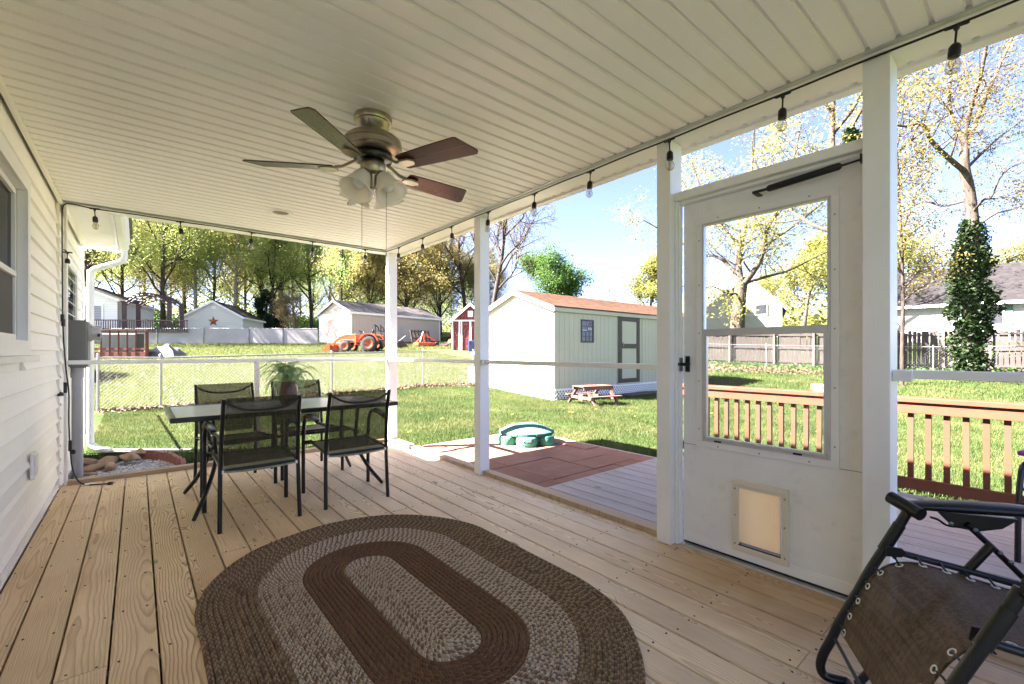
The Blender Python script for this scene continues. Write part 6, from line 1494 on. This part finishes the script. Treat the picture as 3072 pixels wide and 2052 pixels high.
# ---- big tree seen through the door window
db_ = ray_(2212, 1000)*30; dbx, dby = float(db_[0]), float(db_[1]); dbz = G(dbx, dby)
def door_tree(segs, leaves, rng):
    f = tr2(30, (dbx, dby, dbz)); kw = dict(P=PD, L0=3.4)
    B_ = [np.array(p[:]) for p in bez([(0, 0, -.3), f(2212, 980), f(2218, 900), f(2224, 850)], 4)]; segs.append((B_, [.48-.10*i/(len(B_)-1) for i in range(len(B_))], 0))
    limb(segs, leaves, rng, [f(2224, 855), f(2215, 800, .5), f(2222, 740, .8), f(2240, 660, 1.2), f(2250, 560, 2), f(2260, 440, 2.6), f(2265, 340, 3)], .26, .05, 11, **kw)
    limb(segs, leaves, rng, [f(2228, 858), f(2255, 822, -.6), f(2285, 770, -1.2), f(2300, 690, -1.6), f(2345, 600, -2), f(2380, 480, -3), f(2400, 380, -3)], .22, .05, 11, **kw)
    limb(segs, leaves, rng, [f(2222, 845), f(2190, 800, .8), f(2150, 770, 1.6), f(2100, 760, 2.4), f(2000, 700, 3), f(1930, 660, 3)], .14, .03, 9, **kw)
    limb(segs, leaves, rng, [f(2232, 850), f(2300, 830, 1), f(2370, 810, 2), f(2450, 770, 3), f(2560, 720, 4)], .12, .03, 9, **kw)
    limb(segs, leaves, rng, [f(2218, 880), f(2180, 880, -1), f(2140, 860, -2), f(2080, 870, -3)], .08, .02, 6, **kw)
    limb(segs, leaves, rng, [f(2290, 740, -1.3), f(2350, 700, -.6), f(2430, 640, 0), f(2520, 560, .5), f(2600, 470, 1)], .10, .03, 9, **kw)
    limb(segs, leaves, rng, [f(2222, 740, .8), f(2170, 680, 1), f(2120, 600, 1.4), f(2080, 500, 2), f(2070, 400, 2)], .10, .03, 9, **kw)
ms = tree_meshes(8, 1, 1, PD, 4, 7, .34, .085, 'yellow', 'gray', door_tree)
t_ = thing('shade_tree', (dbx, dby, dbz), 'big forking tree with sparse yellow-green leaves behind the picket fence, seen through the door', 'tree')
for nm, me in zip(('trunk', 'crown'), ms): o = bpy.data.objects.new(nm, me); col.objects.link(o); o.parent = t_
# ---- second ivy tree, half hidden by the door frame
x2, y2 = 24.3, 5.9; msx = tree_meshes(21, 14, .24, PD, 4, 5, .3, .07, 'yellow', 'gray')
t2 = put_tree('ivy_covered_tree', msx, x2+.4, y2-.2, .4, 1, 'second ivy wrapped tree at the right edge of the door window')
ivy_on(t2, [(0, .5), (1.2, .45), (2.2, .55), (3.5, .62), (5, .7), (6.5, .55), (8, .6), (9.2, .3), (11, .2)], 3200, .10, [(0, 0, 0), (4, 0, 0), (12, 0, 0)], 9)
# ---- thin young tree left of the ivy tree, another pair at the right
PY = dict(PD, kids=[12, 5, 4, 3], len=[(.16, .28), (.4, .6), (.42, .62), (.45, .6)], ang=[(30, 60)]*4); mth = tree_meshes(31, 8.5, .07, PY, 3, 9, .22, .045, 'gold', 'dark')
put_tree('young_tree', mth, 21.0, 3.35, 1.0, 1, 'thin young tree with few leaves left of the ivy covered tree')
put_tree('young_tree', tree_meshes(33, 9, .075, PY, 3, 8, .22, .045, 'yellow', 'dark'), 24.4, -.9, 2.2, 1, 'thin leaning tree at the far right behind the lounge chair')
# ---- bare-ish oak behind the shed, bright green maple, yellow trees
mb_ = tree_meshes(42, 15, .27, dict(PD, kids=[13, 7, 5, 3], wig=[.05, .2, .25, .3], len=[(.36, .5), (.42, .62), (.42, .62), (.45, .6)]), 4, 3, .22, .05, 'tan', 'dark')
put_tree('oak_tree', mb_, 20.0, 26.6, .6, .82, 'nearly bare dark tree rising behind the left end of the cream shed', z=1.0)
put_tree('oak_tree', mb_, 28.2, 41.5, 2.9, .95, 'nearly bare spreading tree behind the red shed', z=2.2)
mm = tree_meshes(51, 7.0, .25, dict(PD, kids=[12, 6, 4, 3], len=[(.42, .58), (.45, .6), (.45, .6), (.5, .6)]), 3, 30, .34, .082, 'green', 'dark')
put_tree('maple_tree', mm, 31.6, 31.6, .3, 1.06, 'bright green leafy maple above the roof of the cream shed', z=2.1)
my = tree_meshes(61, 9.5, .25, dict(PD, kids=[12, 6, 4, 3], len=[(.34, .48), (.45, .6), (.45, .6), (.5, .6)]), 3, 22, .42, .12, 'yellow', 'gray')
my2 = tree_meshes(62, 9.0, .25, dict(PD, kids=[12, 6, 4, 3], len=[(.36, .50), (.45, .6), (.45, .6), (.5, .6)]), 3, 13, .46, .09, 'yellow', 'gray')
YT = [(52, 34, .95, my, 'pale yellow-green tree beyond the right end of the cream shed roof'), (57, 17.5, 1.0, my, 'round yellow-green tree right of the forking tree, seen through the door'), (60, 12.5, .8, my, 'lower yellow-green tree at the right edge of the door window'),
      (56, 8.0, .95, my2, 'golden leafed tree above the grey roof, left of the ivy'), (62, 2.5, .85, my2, 'golden leafed tree above the grey roof, right of the ivy'), (58, -3, .75, my2, 'golden leafed tree at the far right above the grey roof'), (64, 24, .9, my2, 'golden tree low behind the white garage')]
for i, (x, y, s, m_, lb) in enumerate(YT): put_tree('leafy_tree', m_, x, y, i*1.3, s, lb, z=2.6)
# ---- oaks with gold leaves behind the tan building
PO = dict(PD, kids=[20, 6, 4, 3], len=[(.36, .54), (.45, .6), (.45, .6), (.5, .6)]); PO['from'] = [.2, .2, .2, .2]
mo = [tree_meshes(70+i, 12, .24, PO, 3, 34, .45, .085, lf, 'dark') for i, lf in enumerate(('oak', 'oak'))]
OT = [(21.6, 43.0, .95, 0, 'broad golden-green oak right behind the tan outbuilding roof'), (27.5, 46, .9, 1, 'golden oak between the tan outbuilding and the bare tree'), (18.0, 44.5, .85, 1, 'golden oak behind the middle of the tan outbuilding'), (31, 42, .7, 0, 'smaller golden tree behind the red shed')]
for i, (x, y, s, k, lb) in enumerate(OT): put_tree('oak_tree', mo[k], x, y, i*2.1, s, lb, z=2.4)
mg = tree_meshes(80, 11, .16, dict(PF, kids=[14, 4, 3, 3], len=[(.2, .36), (.42, .62), (.45, .62), (.5, .6)]), 3, 12, .42, .085, 'fresh', 'dark')
put_tree('maple_tree', mg, 15.2, 44.2, 0, .92, 'fresh bright green tree just left of the porch corner post', z=2.3)
mp_ = tree_meshes(90, 9, .25, dict(PF, kids=[26, 5, 3, 3], ang=[(70, 95), (35, 60), (30, 60), (30, 60)], up=[.02, -.03, 0, 0]), 3, 20, .25, .12, 'pine', 'dark')
put_tree('evergreen_tree', mp_, 11.6, 60.0, 0, .62, 'dark evergreen tree at the edge of the wood behind the star shed', z=2.9)
put_tree('evergreen_tree', mp_, 13.6, 61.0, 2, .5, 'smaller dark evergreen right of the first one', z=2.9)
# ---- the wood: slender trees, each its own thing, sharing five shapes
FT = [tree_meshes(100+i, 22, .19, PF, 3, 34, .62, .078, lf, bk) for i, (lf, bk) in enumerate((('spring', 'gray'), ('spring', 'dark'), ('spring', 'gray'), ('oak', 'dark'), ('spring', 'pale')))]
front = [(-2.9, 49.5, 1.25, 1, 'thick dark trunk at the left edge of the wood behind the white house'), (2.0, 58, 1.1, 0, 'tall trunk rising above the arched pergola'), (5.2, 63, 1.1, 4, 'pale trunk left of the star shed'), (8.6, 60, 1.1, 4, 'tall pale trunk above the star shed'), (12.2, 59, 1.1, 1, 'dark straight trunk right of the star shed'),
         (13.4, 60.5, 1.0, 0, 'slender trunk beside the dark straight one'), (16.2, 57, 1.1, 1, 'dark trunk left of the tan outbuilding'), (17.6, 55, 1.05, 4, 'pale many-limbed tree just left of the tan outbuilding roof'), (-6, 56, 1.1, 2, 'tree at the far left above the white house')]
for i, (x, y, s, k, lb) in enumerate(front): put_tree('woodland_tree', FT[k], x, y, i*1.7, s, lb)
rw = random.Random(5); pts_ = []
for i in range(400):
    if len(pts_) >= 46: break
    y = rw.uniform(62, 98); x = rw.uniform(-16, 52)
    if x > 30 and y < 74: continue
    if all(math.hypot(x-a, y-b) > 4.2 for a, b in pts_): pts_.append((x, y))
for i, (x, y) in enumerate(pts_):
    s = rw.uniform(.8, 1.12)*(1 if x < 24 else .62)
    put_tree('woodland_tree', FT[rw.randrange(5)], x, y, rw.uniform(0, 6.28), s, 'slender tree with pale spring leaves deeper in the wood', 'slender trees deeper in the wood')
# understorey and a distant treeline, too dense to count
def bushes(n, xr, yr, zr, rad, size, m, seed, name):
    rng = np.random.default_rng(seed); x = rng.uniform(*xr, n); y = rng.uniform(*yr, n); z = Gn(np.clip(x, -60, 90), np.clip(y, -25, 110)) + rng.uniform(0, 1, n)**1.4*zr*(.55+.45*np.sin(x*.5)*np.cos(x*.23+1))
    V, F = leaf_arrays([(np.array(p), 1) for p in zip(x, y, z)], 5, rad, size, rng); return tag(npmesh(name, V, F, m), kind='stuff')
bushes(8000, (-25, 66), (72, 104), 7, 1.0, .24, LF['spring'], 1, 'undergrowth')
bushes(5000, (-10, 22), (64, 72), 2.6, .5, .16, LF['green'], 2, 'undergrowth')
bushes(9000, (60, 110), (-30, 60), 7, 1.1, .34, LF['yellow'], 3, 'distant_treeline')
# white blossoming shrubs by the far fence
dg = tree_meshes(120, 4.0, .07, PD, 3, 14, .16, .06, 'tan', 'pale'); 
put_tree('blossoming_shrub', dg, 11.6, 47.6, 0, 1.0, 'small pale blossoming tree left of the tan outbuilding', z=2.2)

# ================================================================ GRASS, WEEDS, LEAF LITTER
def blades(name, n, xr, yr, mask, hgt, wid, m, seed, lean=.35):
    rng = np.random.default_rng(seed); x = rng.uniform(*xr, n); y = rng.uniform(*yr, n); k = mask(x, y, rng); x, y = x[k], y[k]; n = len(x); z = Gn(x, y)-.005
    cl = .6+.5*np.sin(x*3.1+np.sin(y*2.3))*np.sin(y*2.7+x); h = hgt*rng.uniform(.45, 1.25, n)*(.8+.4*cl); a = rng.uniform(0, 6.283, n); w_ = wid*rng.uniform(.6, 1.3, n)
    lx, ly = rng.normal(0, lean, n)*h, rng.normal(0, lean, n)*h
    V = np.stack([np.stack([x-np.cos(a)*w_, y-np.sin(a)*w_, z], 1), np.stack([x+np.cos(a)*w_, y+np.sin(a)*w_, z], 1), np.stack([x+lx, y+ly, z+h], 1)], 1).reshape(-1, 3)
    return tag(npmesh(name, V, np.arange(n*3).reshape(-1, 3), m), kind='stuff')
def grass_mat(name, a, b, c, tr=.4):
    t = NT(name); rnd = t.n('NewGeometry').outputs['Random Per Island']; p = t.pos(); n = t.noise(p, .7, 5, .6); n2 = t.noise(p, 9, 4, .7)
    base = t.ramp(rnd, [(0, a), (.6, b), (1., c)]); dry = t.math('MULTIPLY', t.ramp(t.math('ADD', t.math('MULTIPLY', n, .6), t.math('MULTIPLY', n2, .4)), [(.46, 0.), (.62, 1.)]), .65)
    cc = t.mix(dry, base, (.125, .13, .048)); t.fin(cc, .6, 0, .2)
    q = t.n('BsdfTranslucent', Color=cc); mx = t.n('MixShader', Fac=tr); t.t.links.new(t.b.outputs[0], mx.inputs[1]); t.t.links.new(q.outputs[0], mx.inputs[2]); t.t.links.new(mx.outputs[0], t.o.inputs[0]); return t.m
gA = grass_mat('grass_blade', (.027, .053, .010), (.045, .078, .017), (.088, .105, .032)); gB = grass_mat('wild_grass_blade', (.060, .095, .020), (.095, .125, .033), (.145, .148, .058))
def yard(x, y, rng):
    k = ((x > -.5) & (x < 2.62) & (y > 5.55)) | (x >= 2.62)
    k &= ~((x < 4.66) & (x > 2.5) & (y < 5.30)); k &= ~((x > 2.5) & (x < 4.95) & (y < 2.85)); k &= ~((x > SX0-.02) & (y > SY0-.02) & (y < SY1)); k &= ~((x < .42) & (y < 6.95)); k &= y < fy(x)+.1 if True else k
    d = np.hypot(x, y); return k & (rng.random(len(x)) < np.clip(1.15-(d-6)/16, .16, 1))
blades('grass', 620000, (-.5, 13), (-1.5, 13.2), yard, .052, .0042, gA, 1)
blades('grass', 130000, (13, 28), (-6, 14), lambda x, y, r: ~((x < SX1) & (y > SY0) & (y < SY1)), .085, .010, gA, 2)
blades('wild_grass', 200000, (-2.5, 14), (12.6, 26), lambda x, y, r: (y > fy(x)-.1) | (x > 9.2) & (y > SY1), .10, .008, gB, 3)
blades('wild_grass', 110000, (-8, 26), (26, 47), lambda x, y, r: x > -100, .13, .018, gB, 4)
# dandelion clocks in the rough grass
t = NT('seed_head'); t.fin((.20, .19, .16), .9); M['seed'] = t.m
rgd = np.random.default_rng(6); x = rgd.uniform(-2, 12, 900); y = 12.9+rgd.random(900)**1.6*12; V_, F_ = pebbles(900, 0, 1, 0, 1, 0, .018, .024)
V3 = V_.reshape(900, -1, 3); V3 -= V3.mean(1, keepdims=True); V3[:, :, 2] /= .6; V3 += np.stack([x, y, Gn(x, y)+rgd.uniform(.12, .28, 900)], 1)[:, None]
tag(npmesh('dandelion', V3.reshape(-1, 3), F_, M['seed'], None, True), kind='stuff')
t = NT('dandelion_flower'); t.fin((.35, .25, .01), .7); 
xy = [(6.9, 6.3), (6.95, 6.42), (7.5, 5.2), (7.9, 6.5), (8.3, 5.9), (5.6, 6.7), (3.1, 6.1), (9.4, 4.6), (4.2, 7.0), (10.1, 6.1)]
fb = MB()
for (x, y) in xy:
    for q in range(2): fb.lathe([(0, 0), (.020, .004), (.018, .012), (0, .015)], (x+.05*q, y+.03*q, G(x, y)+.055), seg=8)
tag(fb.build('dandelion_flower', t.m), kind='stuff')
# leaf litter along the fences
t = NT('dead_leaf'); t.fin(t.ramp(t.n('NewGeometry').outputs['Random Per Island'], [(0, (.07, .038, .02)), (.4, (.12, .066, .036)), (.75, (.17, .11, .07)), (1, (.05, .045, .02))]), .85); M['litter'] = t.m
def litter(name, n, fx, seed, size=.045):
    rng = np.random.default_rng(seed); p = fx(rng, n); z = Gn(p[:, 0], p[:, 1])+rng.uniform(.0, .05, n); V, F = leaf_arrays([(np.array([a, b, c]), 1) for (a, b), c in zip(p, z)], 1, .01, size, rng); tag(npmesh(name, V, F, M['litter']), kind='stuff')
litter('fallen_leaves', 3000, lambda r, n: np.stack([(q := r.uniform(-.6, 9, n)), 12.55+.035*q+r.normal(0, .20, n)*(1+.4*np.sin(q*1.7))], 1), 1)
def along_fence(r, n):
    P = np.array(wp); s = r.uniform(0, len(wp)-1.001, n); i = s.astype(int); f = (s-i)[:, None]; q = P[i]*(1-f)+P[i+1]*f; return q + np.array([-1.7, -.6]) + r.normal(0, .55, (n, 2))
litter('fallen_leaves', 9000, along_fence, 2, .07)
def ivyground(r, n): return along_fence(r, n)+np.array([.5, .2])
rngv = np.random.default_rng(12); p = along_fence(rngv, 1800)+np.array([.6, .25]); z = Gn(p[:, 0], p[:, 1])+rngv.uniform(.02, .22, 1800)
V, F = leaf_arrays([(np.array([a, b, c]), 1) for (a, b), c in zip(p, z)], 1, .03, .07, rngv); tag(npmesh('ground_ivy', V, F, LF['green']), kind='stuff')
